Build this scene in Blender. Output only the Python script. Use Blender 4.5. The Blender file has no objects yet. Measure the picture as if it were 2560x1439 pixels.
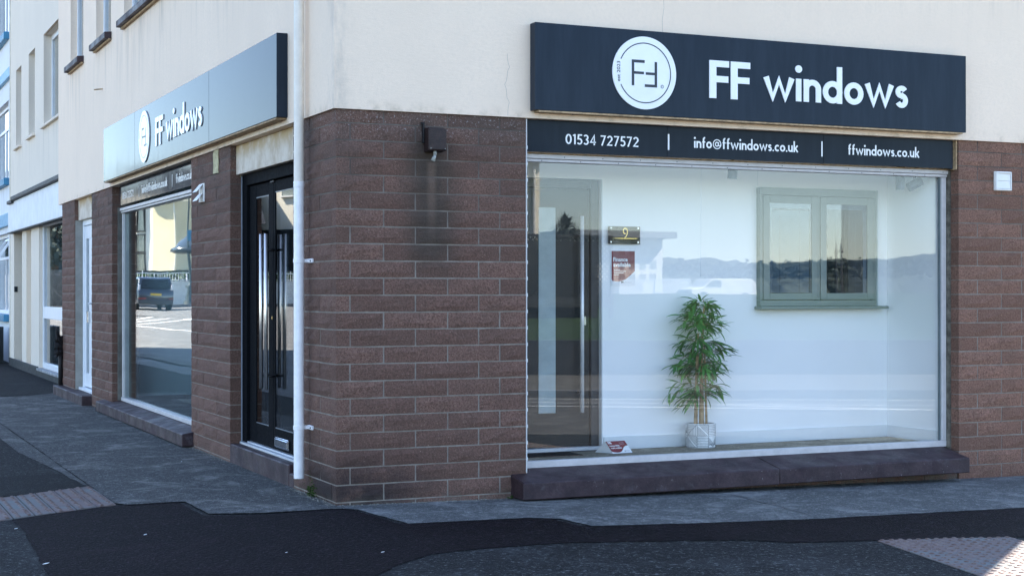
import bpy, bmesh, math, random
from mathutils import Vector, Matrix
random.seed(7)
R = math.radians
sc = bpy.context.scene
COL = sc.collection

# ------------------------------------------------------------------ camera
F_PX = 3854.06
YAW, PIT, ROL = 0.425862, 0.0022187, -0.0004067
fw = Vector((math.sin(YAW)*math.cos(PIT), math.cos(YAW)*math.cos(PIT), math.sin(PIT)))
rt = Vector((math.cos(YAW), -math.sin(YAW), 0))
up = rt.cross(fw)
rt2 = rt*math.cos(ROL) + up*math.sin(ROL)
up2 = -rt*math.sin(ROL) + up*math.cos(ROL)
cam_d = bpy.data.cameras.new('camera'); cam = bpy.data.objects.new('camera', cam_d); COL.objects.link(cam)
cam_d.sensor_fit = 'HORIZONTAL'; cam_d.sensor_width = 36.0; cam_d.lens = 36.0*F_PX/2560
cam_d.clip_start = 0.1; cam_d.clip_end = 3000
m = Matrix((rt2, up2, -fw)).transposed().to_4x4(); m.translation = Vector((-3.03018, -9.39065, 1.36753))
cam.matrix_world = m
sc.camera = cam

# ------------------------------------------------------------------ sky, sun, exposure
SUN_EL, SUN_AZ = R(44), R(39.5)           # azimuth counted from +X towards +Y
world = bpy.data.worlds.new('World'); sc.world = world; world.use_nodes = True
wn = world.node_tree; wn.nodes.clear()
sky = wn.nodes.new('ShaderNodeTexSky'); sky.sky_type = 'NISHITA'; sky.sun_disc = False
sky.sun_elevation = SUN_EL; sky.sun_rotation = R(90) - SUN_AZ
sky.air_density = 1.0; sky.dust_density = 0.0; sky.ozone_density = 5.0; sky.altitude = 10
bg = wn.nodes.new('ShaderNodeBackground'); bg.inputs['Strength'].default_value = 0.11
wo = wn.nodes.new('ShaderNodeOutputWorld')
hs = wn.nodes.new('ShaderNodeHueSaturation'); hs.inputs['Saturation'].default_value = 0.86
wn.links.new(sky.outputs[0], hs.inputs['Color']); wn.links.new(hs.outputs[0], bg.inputs[0]); wn.links.new(bg.outputs[0], wo.inputs[0])
sun_d = bpy.data.lights.new('sun', 'SUN'); sun_d.energy = 5.0; sun_d.angle = R(0.53); sun_d.color = (1.0, 0.91, 0.79)
sun = bpy.data.objects.new('sun', sun_d); COL.objects.link(sun)
sdir = Vector((math.cos(SUN_EL)*math.cos(SUN_AZ), math.cos(SUN_EL)*math.sin(SUN_AZ), math.sin(SUN_EL)))
sun.rotation_euler = sdir.to_track_quat('Z', 'Y').to_euler()
sun.location = sdir*60
vs = sc.view_settings
vs.view_transform = 'Standard'; vs.look = 'None'; vs.gamma = 1.0; vs.use_curve_mapping = False
vs.exposure = 2.34
sc.cycles.max_bounces = 10; sc.cycles.transparent_max_bounces = 24; sc.cycles.glossy_bounces = 6
sc.cycles.caustics_reflective = False; sc.cycles.caustics_refractive = False

# ------------------------------------------------------------------ materials
MATS = {}
def new_mat(name):
    mt = bpy.data.materials.new(name); mt.use_nodes = True
    nt = mt.node_tree; nt.nodes.clear()
    out = nt.nodes.new('ShaderNodeOutputMaterial')
    MATS[name] = mt
    return mt, nt, out
def nd(nt, t, **kw):
    n = nt.nodes.new(t)
    for k, v in kw.items():
        if k.startswith('i_'):
            k = k[2:]
            n.inputs[int(k) if k.isdigit() else k].default_value = v
        else: setattr(n, k, v)
    return n
def c4(c): return (c[0], c[1], c[2], 1)
class G:
    """small node-graph helper"""
    def __init__(s, name, coord='world'):
        s.mt, s.nt, s.out = new_mat(name)
        if coord == 'world': s.p = s.nt.nodes.new('ShaderNodeNewGeometry').outputs['Position']
        else: s.p = s.nt.nodes.new('ShaderNodeTexCoord').outputs['Object']
    def L(s, a, b): s.nt.links.new(a, b)
    def scaled(s, v, off=(0, 0, 0)):
        n = nd(s.nt, 'ShaderNodeMapping'); n.inputs['Scale'].default_value = v; n.inputs['Location'].default_value = off
        s.L(s.p, n.inputs[0]); return n.outputs[0]
    def noise(s, scale, detail=4, rough=.6, vec=None, dist=0):
        n = nd(s.nt, 'ShaderNodeTexNoise', i_Scale=scale, i_Detail=detail, i_Roughness=rough, i_Distortion=dist)
        s.L(vec if vec is not None else s.p, n.inputs['Vector']); return n.outputs['Fac']
    def voro(s, scale, vec=None, feat='F1', out='Distance'):
        n = nd(s.nt, 'ShaderNodeTexVoronoi', feature=feat, i_Scale=scale)
        s.L(vec if vec is not None else s.p, n.inputs['Vector']); return n.outputs[out]
    def ramp(s, f, a, b, va=0., vb=1.):
        n = nd(s.nt, 'ShaderNodeMapRange'); n.clamp = True; n.interpolation_type = 'SMOOTHSTEP'
        n.inputs[1].default_value = a; n.inputs[2].default_value = b; n.inputs[3].default_value = va; n.inputs[4].default_value = vb
        s.L(f, n.inputs[0]); return n.outputs[0]
    def mul(s, a, b, op='MULTIPLY'):
        n = nd(s.nt, 'ShaderNodeMath', operation=op)
        for i, v in enumerate((a, b)):
            if isinstance(v, (int, float)): n.inputs[i].default_value = v
            else: s.L(v, n.inputs[i])
        return n.outputs[0]
    def mix(s, f, a, b, blend='MIX'):
        n = nd(s.nt, 'ShaderNodeMix', data_type='RGBA', blend_type=blend)
        for k, v in ((0, f), (6, a), (7, b)):
            if isinstance(v, (int, float)): n.inputs[k].default_value = v
            elif isinstance(v, tuple): n.inputs[k].default_value = c4(v)
            else: s.L(v, n.inputs[k])
        return n.outputs[2]
    def xyz(s):
        n = nd(s.nt, 'ShaderNodeSeparateXYZ'); s.L(s.p, n.inputs[0]); return n.outputs
    def rnd(s): return s.nt.nodes.new('ShaderNodeObjectInfo').outputs['Random']
    def done(s, col, rough=.8, spec=.5, bump=None, bs=.3, bd=.01, metal=0., coat=0.):
        b = nd(s.nt, 'ShaderNodeBsdfPrincipled'); s.b = b
        for k, v in (('Base Color', col), ('Roughness', rough), ('Specular IOR Level', spec), ('Metallic', metal), ('Coat Weight', coat)):
            if isinstance(v, tuple): b.inputs[k].default_value = c4(v)
            elif isinstance(v, (int, float)): b.inputs[k].default_value = v
            else: s.L(v, b.inputs[k])
        if bump is not None:
            bn = nd(s.nt, 'ShaderNodeBump', i_Strength=bs, i_Distance=bd); s.L(bump, bn.inputs['Height']); s.L(bn.outputs[0], b.inputs['Normal'])
        s.L(b.outputs[0], s.out.inputs[0]); return s.mt

def simple(name, c, rough=.6, spec=.5, metal=0., var=.12, scale=6., bump=.0, bscale=80, coat=0., coord='world'):
    g = G(name, coord)
    n = g.noise(scale, 5, .65)
    dark = tuple(x*(1-var) for x in c); light = tuple(min(1, x*(1+var)) for x in c)
    col = g.mix(g.ramp(n, .3, .7), dark, light)
    rr = g.ramp(g.noise(scale*2.3, 3), .3, .7, max(.02, rough-.06), min(1, rough+.06))
    return g.done(col, rr, spec, g.noise(bscale, 3) if bump else None, bump, .004, metal, coat)

def m_render(name, c, stain=True, sill_z=4.17, grime=(.30, .27, .22)):
    g = G(name)
    col = g.mix(g.ramp(g.noise(1.3, 5, .6), .3, .75), tuple(x*.96 for x in c), tuple(min(1, x*1.03) for x in c))
    col = g.mix(g.ramp(g.noise(40, 4, .7), .35, .75), col, tuple(x*.95 for x in c))
    if stain:
        # run-off streaks that hang below the sills, thin and long
        st = g.noise(1.0, 5, .7, g.scaled((7, 7, .55)))
        z = g.xyz()[2]
        band = g.mul(g.ramp(z, sill_z-1.0, sill_z-.05), g.ramp(z, sill_z+.02, sill_z+.08, 1, 0))
        f = g.mul(g.mul(g.ramp(st, .47, .75), band), .42)
        col = g.mix(f, col, grime)
        st2 = g.noise(1.0, 4, .6, g.scaled((3.5, 3.5, .25), (3, 1, 0)))
        col = g.mix(g.mul(g.ramp(st2, .58, .88), .09), col, grime)
        if name == 'cream_render':
            X_, Y_, _z = g.xyz(); cor = g.mul(g.ramp(g.mul(X_, Y_, 'MAXIMUM'), .0, .16, 1, 0), g.ramp(g.noise(5, 5, .7, g.scaled((1, 1, .35))), .38, .68))
            col = g.mix(g.mul(cor, .42), col, (.33, .31, .28))
        # grime collected along the lower lip
        lip = g.mul(g.mul(g.ramp(z, 2.53, 2.62, 1, 0), g.ramp(z, 2.42, 2.5)), g.ramp(g.noise(9, 4), .45, .75))
        col = g.mix(g.mul(lip, .5), col, (.36, .27, .17))
    h = g.mul(g.noise(150, 3, .7), g.noise(1.0, 3, .5, g.scaled((20, 20, 70))), 'ADD')
    return g.done(col, .92, .25, h, .22, .006)

def m_brick(name, base=(.098, .062, .056), stained=True):
    g = G(name)
    rn = g.rnd()
    c = g.mix(g.ramp(rn, 0, 1), tuple(x*.80 for x in base), tuple(x*1.2 for x in base))
    c = g.mix(g.ramp(g.noise(5, 5, .7), .35, .7, 0, .5), c, (base[0]*.55, base[1]*.66, base[2]*.66))
    grain = g.noise(75, 4, .85)
    c = g.mix(g.ramp(grain, .36, .60), tuple(x*.50 for x in base), c)
    c = g.mix(g.ramp(g.noise(115, 3, .85), .60, .70, 0, .7), c, (base[0]*2.4, base[1]*2.8, base[2]*2.8))
    if stained:
        x, y, z = g.xyz()
        # weathered grey upper courses
        up_ = g.mul(g.ramp(z, 1.7, 2.5), g.ramp(g.noise(2.1, 4, .6), .35, .65))
        c = g.mix(g.mul(up_, .55), c, (.095, .078, .069))
        c = g.mix(g.mul(g.mul(g.ramp(z, 2.25, 2.5), g.ramp(g.noise(75, 2, .8), .60, .68)), .8), c, (.34, .33, .33))
        # run-off below the floodlight: pale washed streak inside a dark halo
        dx = g.mul(g.mul(x, .652, "SUBTRACT"), 1, 'MULTIPLY'); ab = nd(g.nt, 'ShaderNodeMath', operation='ABSOLUTE'); g.L(dx, ab.inputs[0]); ab = ab.outputs[0]
        wob = g.mul(ab, g.mul(g.noise(6, 3), .12), 'ADD')
        front = g.ramp(y, .02, .12, 1, 0)
        halo = g.mul(g.mul(g.ramp(wob, .08, .34, 1, 0), g.mul(g.ramp(z, 1.35, 1.7), g.ramp(z, 2.25, 2.5, 1, 0))), front)
        c = g.mix(g.mul(halo, .85), c, (.060, .049, .040))
        streak = g.mul(g.mul(g.ramp(ab, .008, .045, 1, 0), g.mul(g.ramp(z, 1.55, 2.1), g.ramp(z, 2.2, 2.22, 1, 0))), front)
        c = g.mix(g.mul(streak, .38), c, (.24, .16, .12))
        # damp black corner foot
        foot = g.mul(g.mul(g.ramp(z, .05, .46, 1, 0), g.ramp(x, .15, .95, 1, 0)), g.ramp(g.noise(4, 4), .25, .55))
        foot = g.mul(foot, g.ramp(y, .3, 1.2, 1, 0))
        c = g.mix(g.mul(foot, .85), c, (.020, .018, .020))
        low = g.mul(g.ramp(z, -.05, .10, 1, 0), g.ramp(g.noise(11, 4, .7), .40, .60))
        c = g.mix(g.mul(low, .6), c, (.12, .11, .09))
    h = g.mul(g.mul(g.noise(45, 4, .75), 1.3), grain, 'ADD')
    return g.done(c, .93, .22, h, .9, .007)

def m_ground(name, c1, c2, speck, sscale=95, patch=.7, rough=.9, bump=.8, bd=.006, streak=None, gloss=0.25, mid=.45, grit=.45, sk=.6):
    g = G(name)
    col = g.mix(g.ramp(g.noise(patch, 5, .65, dist=.6), .3, .72), c1, c2)
    col = g.mix(g.ramp(g.noise(patch*6, 4, .7), .35, .75, 0, .5), col, tuple(x*.6 for x in c1))
    v = g.voro(sscale)
    col = g.mix(g.ramp(v, .25, .55), col, tuple(x*.45 for x in c1))
    sp = g.ramp(g.noise(sscale*1.5, 2, .8), .60, .70)
    col = g.mix(g.mul(sp, .8), col, speck)
    col = g.mix(g.ramp(g.noise(30, 6, .9), .42, .60), tuple(x*.40 for x in c1), col)
    col = g.mix(g.ramp(g.noise(62, 3, .85), .60, .72, 0, .55), col, speck)
    if streak:
        n = g.noise(1.0, 5, .7, g.scaled(streak, (1, 2, 0)))
        col = g.mix(g.ramp(n, .50, .72, 0, sk), col, tuple(x*.42 for x in c1))
        n = g.noise(1.0, 5, .7, g.scaled(tuple(s*1.4 for s in streak), (5, 7, 0)))
        col = g.mix(g.ramp(n, .55, .75, 0, sk*.8), col, tuple(min(1, x*1.7) for x in c2))
    col = g.mix(g.ramp(g.noise(2.2, 6, .7, dist=1.0), .48, .72, 0, mid), col, tuple(min(1, x*1.5) for x in c2))
    col = g.mix(g.ramp(g.noise(1.6, 6, .75, g.scaled((1, 1, 1), (9, 4, 2)), 1.5), .50, .72, 0, mid*1.3), col, tuple(x*.55 for x in c1))
    col = g.mix(g.ramp(g.noise(30, 3, .9), .56, .68, 0, grit), col, speck)
    h = g.mul(g.mul(v, -1.2), g.noise(sscale*1.6, 3, .7), 'ADD')
    return g.done(col, rough, gloss, h, bump, bd)

def m_glass(name, r0=.085, tint=(.93, .975, .965), rough=0.0, wav=.0):
    """window pane: mirror part rises with the viewing angle, the rest passes straight through"""
    g = G(name); nt = g.nt
    geo = nt.nodes.new('ShaderNodeNewGeometry')
    dt = nd(nt, 'ShaderNodeVectorMath', operation='DOT_PRODUCT'); g.L(geo.outputs['Incoming'], dt.inputs[0]); g.L(geo.outputs['Normal'], dt.inputs[1])
    ab = nd(nt, 'ShaderNodeMath', operation='ABSOLUTE'); g.L(dt.outputs['Value'], ab.inputs[0])
    om = g.mul(1.0, ab.outputs[0], 'SUBTRACT'); p5 = g.mul(om, 5.0, 'POWER')
    fr = g.mul(g.mul(p5, 1-r0), r0, 'ADD')
    tr = nd(nt, 'ShaderNodeBsdfTransparent'); tr.inputs[0].default_value = c4(tint)
    gl = nd(nt, 'ShaderNodeBsdfGlossy', i_Roughness=rough); gl.inputs[0].default_value = (1, 1, 1, 1)
    if wav:
        bn = nd(nt, 'ShaderNodeBump', i_Strength=wav, i_Distance=.01); g.L(g.noise(1.1, 1), bn.inputs['Height']); g.L(bn.outputs[0], gl.inputs['Normal'])
    mx = nd(nt, 'ShaderNodeMixShader'); g.L(fr, mx.inputs[0]); g.L(tr.outputs[0], mx.inputs[1]); g.L(gl.outputs[0], mx.inputs[2])
    g.L(mx.outputs[0], g.out.inputs[0]); return g.mt

def m_sign(name, base, r):
    g = G(name)
    sm = g.noise(1.0, 5, .7, g.scaled((9, 9, 1.2)))       # faint rain runs on the coated aluminium
    col = g.mix(g.ramp(sm, .35, .75), base, tuple(x*1.25+.002 for x in base))
    rr = g.ramp(sm, .3, .8, r-.06, r+.03)
    return g.done(col, rr, .075, g.noise(1.0, 2, .5, g.scaled((1.5, 1.5, 2.5))), .05, .006)

def m_leaf(name, c1, c2):
    g = G(name, 'object')
    col = g.mix(g.ramp(g.rnd(), 0, 1), c1, c2)
    return g.done(col, .45, .45)

CREAM = m_render('cream_render', (.905, .725, .565))
CREAM2 = m_render('neighbour_render', (.78, .68, .56), sill_z=3.95)
WHITEWALL = m_render('blue_white_render', (.78, .79, .80), sill_z=3.4)
FASCIA = simple('white_fascia_paint', (.72, .73, .74), .6, var=.07, scale=3)
BRICK = m_brick('split_face_block', (.208, .117, .090))
BRICK_R = m_brick('split_face_block_clean', (.272, .146, .106), stained=False)
_g = G('mortar')
_c = _g.mix(_g.ramp(_g.noise(9, 5, .7), .3, .7), (.185, .158, .134), (.29, .255, .22))
_z = _g.xyz()[2]
_c = _g.mix(_g.mul(_g.ramp(_z, 1.5, 2.2), _g.ramp(_g.noise(2.1, 4, .6), .3, .6, .3, .85)), _c, (.085, .070, .062))
MORTAR = _g.done(_c, .95, .2, _g.noise(90, 3), .4, .004)
TIMBER = simple('raw_timber', (.42, .29, .17), .8, .3, var=.35, scale=25)
SOFFIT = simple('soffit_render', (.52, .42, .29), .95, .2, var=.35, scale=8, bump=.3)
LINTEL = m_render('lintel_render', (.66, .58, .48), stain=False)
_g = G('lintel_panel')
_c = _g.mix(_g.ramp(_g.noise(6, 5, .7), .35, .7), (.70, .62, .52), (.52, .42, .31))
_z = _g.xyz()[2]
_c = _g.mix(_g.mul(_g.ramp(_z, 2.38, 2.52), _g.ramp(_g.noise(5, 4), .35, .6)), _c, (.50, .36, .2))
LINTELP = _g.done(_c, .9, .2, _g.noise(60, 3), .3, .004)
_g = G('purple_brown_paint')
_c = _g.mix(_g.ramp(_g.noise(6, 6, .75), .35, .68), (.030, .017, .020), (.062, .037, .041))
_c = _g.mix(_g.ramp(_g.noise(1.0, 5, .7, _g.scaled((9, 2.5, 9))), .54, .74, 0, .6), _c, (.10, .085, .095))
_c = _g.mix(_g.ramp(_g.noise(34, 4, .8), .685, .70), _c, (.5, .48, .46))
_c = _g.mix(_g.ramp(_g.noise(60, 3, .8), .50, .70, 0, .6), _c, (.018, .011, .014))
SILLP = _g.done(_c, _g.ramp(_g.noise(4, 4), .3, .7, .45, .75), .35, _g.noise(45, 5, .8), .55, .006)
FRAME = simple('silver_white_frame', (.56, .53, .52), .45, .5, var=.08, scale=12)
FRAMEW = simple('white_upvc', (.78, .80, .83), .35, .5, var=.04)
ALU = simple('brushed_aluminium', (.62, .64, .67), .5, .5, .6, var=.04)
STEEL = simple('stainless_tube', (.90, .84, .78), .34, .5, 1., var=.04)
CHROME = simple('chrome_plate', (.65, .67, .70), .15, .5, 1., var=.03)
DOORBLK = simple('black_door_aluminium', (.006, .007, .009), .7, .03, var=.15, scale=20)
SIGN = m_sign('dark_sign_panel', (.020, .029, .042), .13)
SIGN2 = m_sign('dark_info_panel', (.014, .020, .029), .12)
LETTER = simple('white_acrylic', (.86, .86, .87), .18, .5, var=.03)
DARKINK = simple('dark_print', (.030, .037, .050), .4, .4, var=.05)
GLASS = m_glass('window_glass', .047, (.99, .995, .995), wav=.05)
GLASS2 = m_glass('street_window_glass', .20, (.80, .88, .90))
GLASSD = m_glass('dark_pane_glass', .07, (.6, .66, .70))
FROST = simple('frosted_strip', (.34, .42, .43), .35, .5, var=.1)
PIPEW = simple('white_pipe_paint', (.90, .88, .89), .35, .5, var=.06, scale=14)
PIPEC = simple('cream_pipe_paint', (.84, .76, .66), .5, .4, var=.06, scale=14)
RUST = simple('rusty_brown_metal', (.024, .012, .011), .55, .4, var=.4, scale=30, bump=.4)
RUSTD = simple('dark_bracket_metal', (.012, .010, .011), .6, .4, var=.3, scale=30)
BULB = simple('crazed_glass_lamp', (.30, .30, .27), .25, .6, var=.35, scale=60)
VENT = simple('vent_plastic', (.80, .78, .75), .4, .5, var=.05)
TAPE = simple('old_plaster_patch', (.50, .44, .27), .9, .2, var=.3, scale=22, bump=.4)
INTW = simple('interior_white', (.90, .905, .90), .8, .3, var=.015, scale=1.5)
SKIRT = simple('skirting_white', (.74, .77, .78), .6, .3, var=.02)
CARPET = m_ground('carpet_tan', (.56, .49, .36), (.66, .58, .43), (.7, .66, .56), 160, 2, .95, .5, .003)
CARPETD = simple('carpet_dark_edge', (.055, .055, .05), .95, .1, var=.3, scale=90)
MATB = simple('brown_mat', (.13, .085, .06), .95, .1, var=.6, scale=60)
INDOOR = simple('composite_door_black', (.013, .016, .017), .4, .3, var=.1)
SAGE = simple('sage_upvc', (.215, .255, .23), .5, .4, var=.03)
BLIND = simple('blind_slats', (.62, .68, .72), .5, .4, var=.03)
DARKROOM = simple('dark_backing', (.018, .02, .022), .5, .3)
BLACKG = simple('black_acrylic', (.012, .013, .015), .06, .5, var=.05)
GOLD = simple('gold_leaf', (.85, .62, .22), .25, .5, 1., var=.08)
MAROON = simple('maroon_print', (.20, .024, .030), .5, .4, var=.04)
PAPER = simple('white_card', (.78, .79, .80), .55, .35, var=.02)
SPOTG = simple('grey_spot_lamp', (.085, .10, .115), .45, .4, var=.05)
POTW = simple('white_pot', (.80, .81, .80), .7, .3, var=.08, scale=30, coord='object')
POTL = simple('pot_dark_lines', (.20, .22, .23), .8, .2)
CANE = simple('bamboo_cane', (.36, .25, .13), .55, .3, var=.3, scale=18)
LEAF = m_leaf('bamboo_leaf', (.028, .150, .024), (.120, .340, .065))
CONC = m_ground('concrete_pavement', (.100, .101, .096), (.230, .222, .205), (.42, .42, .42), 80, .45, .85, .9, .005, streak=(1.2, 3.2, 1), gloss=.3, sk=.22, mid=.5)
CONC2 = m_ground('concrete_strip_front', (.17, .18, .18), (.28, .28, .27), (.48, .47, .45), 90, .9, .85, .8, .004, streak=(.9, 3, 1), gloss=.3, sk=.3)
TARM = m_ground('new_purple_tarmac', (.0095, .0052, .0074), (.0140, .0078, .0108), (.070, .058, .072), 60, .5, .85, 1.0, .006, gloss=.10, mid=.3, grit=.45)
ASPH = m_ground('old_grey_asphalt', (.022, .023, .024), (.040, .041, .042), (.22, .22, .22), 55, .8, .85, 1.0, .007, gloss=.15, grit=.6)
ASPHD = m_ground('dark_asphalt_patch', (.014, .015, .016), (.024, .025, .026), (.10, .10, .10), 80, .8, .85, 1.0, .006, gloss=.15)
ROADM = m_ground('road_surface', (.17, .17, .17), (.23, .23, .225), (.30, .30, .29), 60, .3, .9, .3, .004)
ROADL = m_ground('pale_side_street', (.24, .24, .235), (.32, .32, .31), (.4, .4, .39), 60, .3, .9, .3, .004)
PAINT = simple('road_paint', (.78, .78, .76), .7, .3, var=.12, scale=3)
PAVL = m_ground('pale_far_pavement', (.20, .195, .18), (.26, .25, .23), (.33, .32, .3), 40, .6, .9, .3, .004)
KERBM = simple('granite_kerb', (.15, .15, .16), .85, .3, var=.3, scale=14, bump=.4)
GRASS = m_ground('lawn_grass', (.045, .100, .026), (.070, .150, .040), (.11, .19, .07), 25, .25, .95, .9, .03)
_g = G('tactile_paver')
_c = _g.mix(_g.ramp(_g.rnd(), 0, 1), (.160, .126, .118), (.145, .160, .160))
_c = _g.mix(_g.ramp(_g.noise(3.0, 3), .4, .65), _c, (.175, .122, .110))
_c = _g.mix(_g.ramp(_g.noise(180, 3, .8), .5, .7, 0, .5), _c, (.12, .11, .11))
PAVER = _g.done(_c, .8, .35, _g.noise(200, 3), .4, .003)
_g = G('paver_blister')
_c = _g.mix(_g.ramp(_g.noise(40, 3), .4, .6), (.13, .080, .066), (.20, .155, .14))
BLISTER = _g.done(_c, .7, .35)
MOSS = simple('moss', (.03, .06, .012), .95, .1, var=.4, scale=50)
PLINTH = simple('dark_plinth_paint', (.018, .022, .025), .6, .35, var=.3, scale=6)
CAPBLK = simple('black_lead_capping', (.030, .032, .036), .6, .4, var=.3, scale=9, bump=.4)
BLUEP = simple('blue_sill_paint', (.045, .20, .33), .5, .4, var=.12)
BLUEL = simple('pale_blue_band', (.16, .36, .52), .5, .4, var=.1)
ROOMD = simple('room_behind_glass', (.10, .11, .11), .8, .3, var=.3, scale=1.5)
CABW = simple('white_cabinet_paint', (.74, .76, .79), .45, .4, var=.04)
YELLOWB = simple('yellow_render', (.74, .66, .44), .9, .2, var=.04, scale=.5)
CREAMB = simple('pale_cream_render', (.80, .76, .64), .9, .2, var=.04, scale=.5)
SLATE = simple('slate_roof', (.07, .075, .085), .7, .4, var=.3, scale=3)
CARP = simple('navy_car_paint', (.012, .020, .036), .22, .5, var=.05, coat=1.)
RUBBER = simple('tyre_rubber', (.02, .02, .02), .85, .2)
REDL = simple('tail_lamp_red', (.25, .015, .02), .2, .5)
LAMPC = simple('clear_lamp', (.6, .62, .65), .15, .5)
PLATE = simple('yellow_number_plate', (.62, .40, .04), .5, .4)
GREENP = simple('dark_green_post', (.035, .055, .06), .45, .5)
GREENT = simple('green_signal_light', (.0, .6, .4), .4)
HEDGE = simple('hedge_leaves', (.05, .09, .03), .8, .2, var=.6, scale=9)
TREE = simple('hazed_tree_foliage', (.075, .095, .085), .95, .1, var=.5, scale=.4)  # distance haze is mixed into this pale grey-green, no haze volume
TRUNK = simple('bark', (.09, .07, .05), .95, .1, var=.3)
DARKW = simple('dark_stone_wall', (.060, .062, .070), .9, .2, var=.3, scale=4)
COPE = simple('pale_coping', (.55, .53, .48), .85, .2)
SHED = simple('shed_dark_boards', (.035, .038, .04), .85, .2, var=.3)
WHITEB = simple('white_far_wall', (.75, .74, .70), .85, .2)
YB = simple('yellow_bollard', (.7, .45, .05), .5, .4)
_g = G('traffic_green_lamp'); _e = nd(_g.nt, 'ShaderNodeEmission', i_Strength=3.0); _e.inputs[0].default_value = (.05, 1, .65, 1); _g.L(_e.outputs[0], _g.out.inputs[0]); SIGNAL = _g.mt

# ------------------------------------------------------------------ object helpers
def tag(o, label=None, cat=None, group=None, kind=None):
    if label: o['label'] = label
    if cat: o['category'] = cat
    if group: o['group'] = group
    if kind: o['kind'] = kind
    return o
def empty(name, loc, label=None, cat=None, group=None, kind=None, parent=None):
    o = bpy.data.objects.new(name, None); COL.objects.link(o); o.location = loc
    o.empty_display_size = .1
    if parent is not None: attach(o, parent)
    return tag(o, label, cat, group, kind)
def wloc(o):
    v = Vector(o.location)
    while o.parent is not None:
        v = o.matrix_parent_inverse @ v; o = o.parent; v = v + Vector(o.location)
    return v
def attach(o, parent):
    o.parent = parent
    o.matrix_parent_inverse = Matrix.Translation(-wloc(parent)) if parent is not None else Matrix()
    return o
class MB:
    def __init__(s): s.v = []; s.f = []
    def quad(s, a, b, c, d):
        n = len(s.v); s.v += [tuple(a), tuple(b), tuple(c), tuple(d)]; s.f.append((n, n+1, n+2, n+3)); return s
    def box(s, x0, x1, y0, y1, z0, z1):
        if x0 > x1: x0, x1 = x1, x0
        if y0 > y1: y0, y1 = y1, y0
        if z0 > z1: z0, z1 = z1, z0
        n = len(s.v)
        s.v += [(x0, y0, z0), (x1, y0, z0), (x1, y1, z0), (x0, y1, z0), (x0, y0, z1), (x1, y0, z1), (x1, y1, z1), (x0, y1, z1)]
        for q in ((0, 3, 2, 1), (4, 5, 6, 7), (0, 1, 5, 4), (1, 2, 6, 5), (2, 3, 7, 6), (3, 0, 4, 7)): s.f.append(tuple(n+i for i in q))
        return s
    def obox(s, c, ux, uy, uz, hx, hy, hz):
        c = Vector(c); ux = Vector(ux).normalized(); uy = Vector(uy).normalized(); uz = Vector(uz).normalized(); n = len(s.v)
        for sx, sy, sz in ((-1, -1, -1), (1, -1, -1), (1, 1, -1), (-1, 1, -1), (-1, -1, 1), (1, -1, 1), (1, 1, 1), (-1, 1, 1)):
            s.v.append(tuple(c + ux*hx*sx + uy*hy*sy + uz*hz*sz))
        for q in ((0, 3, 2, 1), (4, 5, 6, 7), (0, 1, 5, 4), (1, 2, 6, 5), (2, 3, 7, 6), (3, 0, 4, 7)): s.f.append(tuple(n+i for i in q))
        return s
    def prism(s, pts, d):
        """pts: 3-D polygon, d: extrusion vector"""
        n = len(s.v); k = len(pts); d = Vector(d)
        s.v += [tuple(p) for p in pts] + [tuple(Vector(p)+d) for p in pts]
        s.f.append(tuple(range(n+k-1, n-1, -1))); s.f.append(tuple(range(n+k, n+2*k)))
        for i in range(k): j = (i+1) % k; s.f.append((n+i, n+j, n+k+j, n+k+i))
        return s
    def cyl(s, a, b, r0, r1=None, seg=16, cap=True):
        a = Vector(a); b = Vector(b); r1 = r0 if r1 is None else r1
        d = (b-a).normalized(); t = Vector((0, 0, 1)) if abs(d.z) < .9 else Vector((1, 0, 0))
        u = d.cross(t).normalized(); w = d.cross(u); n = len(s.v)
        for (p, r) in ((a, r0), (b, r1)):
            for i in range(seg):
                an = 2*math.pi*i/seg; s.v.append(tuple(p + u*math.cos(an)*r + w*math.sin(an)*r))
        for i in range(seg): j = (i+1) % seg; s.f.append((n+i, n+seg+i, n+seg+j, n+j))
        if cap: s.f.append(tuple(range(n, n+seg))); s.f.append(tuple(range(n+2*seg-1, n+seg-1, -1)))
        return s
    def tube(s, pts, r, seg=8):
        for a, b in zip(pts, pts[1:]): s.cyl(a, b, r, r, seg)
        return s
    def lathe(s, c, prof, seg=24):
        c = Vector(c); n = len(s.v)
        for (r, z) in prof:
            for i in range(seg):
                an = 2*math.pi*i/seg; s.v.append((c.x+r*math.cos(an), c.y+r*math.sin(an), c.z+z))
        for k in range(len(prof)-1):
            for i in range(seg):
                j = (i+1) % seg; s.f.append((n+k*seg+i, n+k*seg+j, n+(k+1)*seg+j, n+(k+1)*seg+i))
        return s
    def mesh(s, name, mat, bevel=0, smooth=False, fix=True, subd=0):
        me = bpy.data.meshes.new(name); me.from_pydata(s.v, [], s.f)
        if bevel or fix or subd:
            bm = bmesh.new(); bm.from_mesh(me)
            if bevel:
                bmesh.ops.bevel(bm, geom=[e for e in bm.edges if e.is_manifold and len(e.link_faces) == 2 and e.calc_face_angle(0) > .5], offset=bevel, segments=1, affect='EDGES', clamp_overlap=True)
            if fix: bmesh.ops.recalc_face_normals(bm, faces=bm.faces)
            bm.to_mesh(me); bm.free()
        if mat: me.materials.append(mat)
        if smooth:
            for p in me.polygons: p.use_smooth = True
        return me
    def build(s, name, mat, parent=None, bevel=0, smooth=False, fix=True):
        o = bpy.data.objects.new(name, s.mesh(name, mat, bevel, smooth, fix)); COL.objects.link(o)
        if parent is not None: attach(o, parent)
        return o
def base(name, loc, me, parent=None):
    o = bpy.data.objects.new(name, me); COL.objects.link(o); o.location = loc
    if parent is not None: attach(o, parent)
    return o

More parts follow.
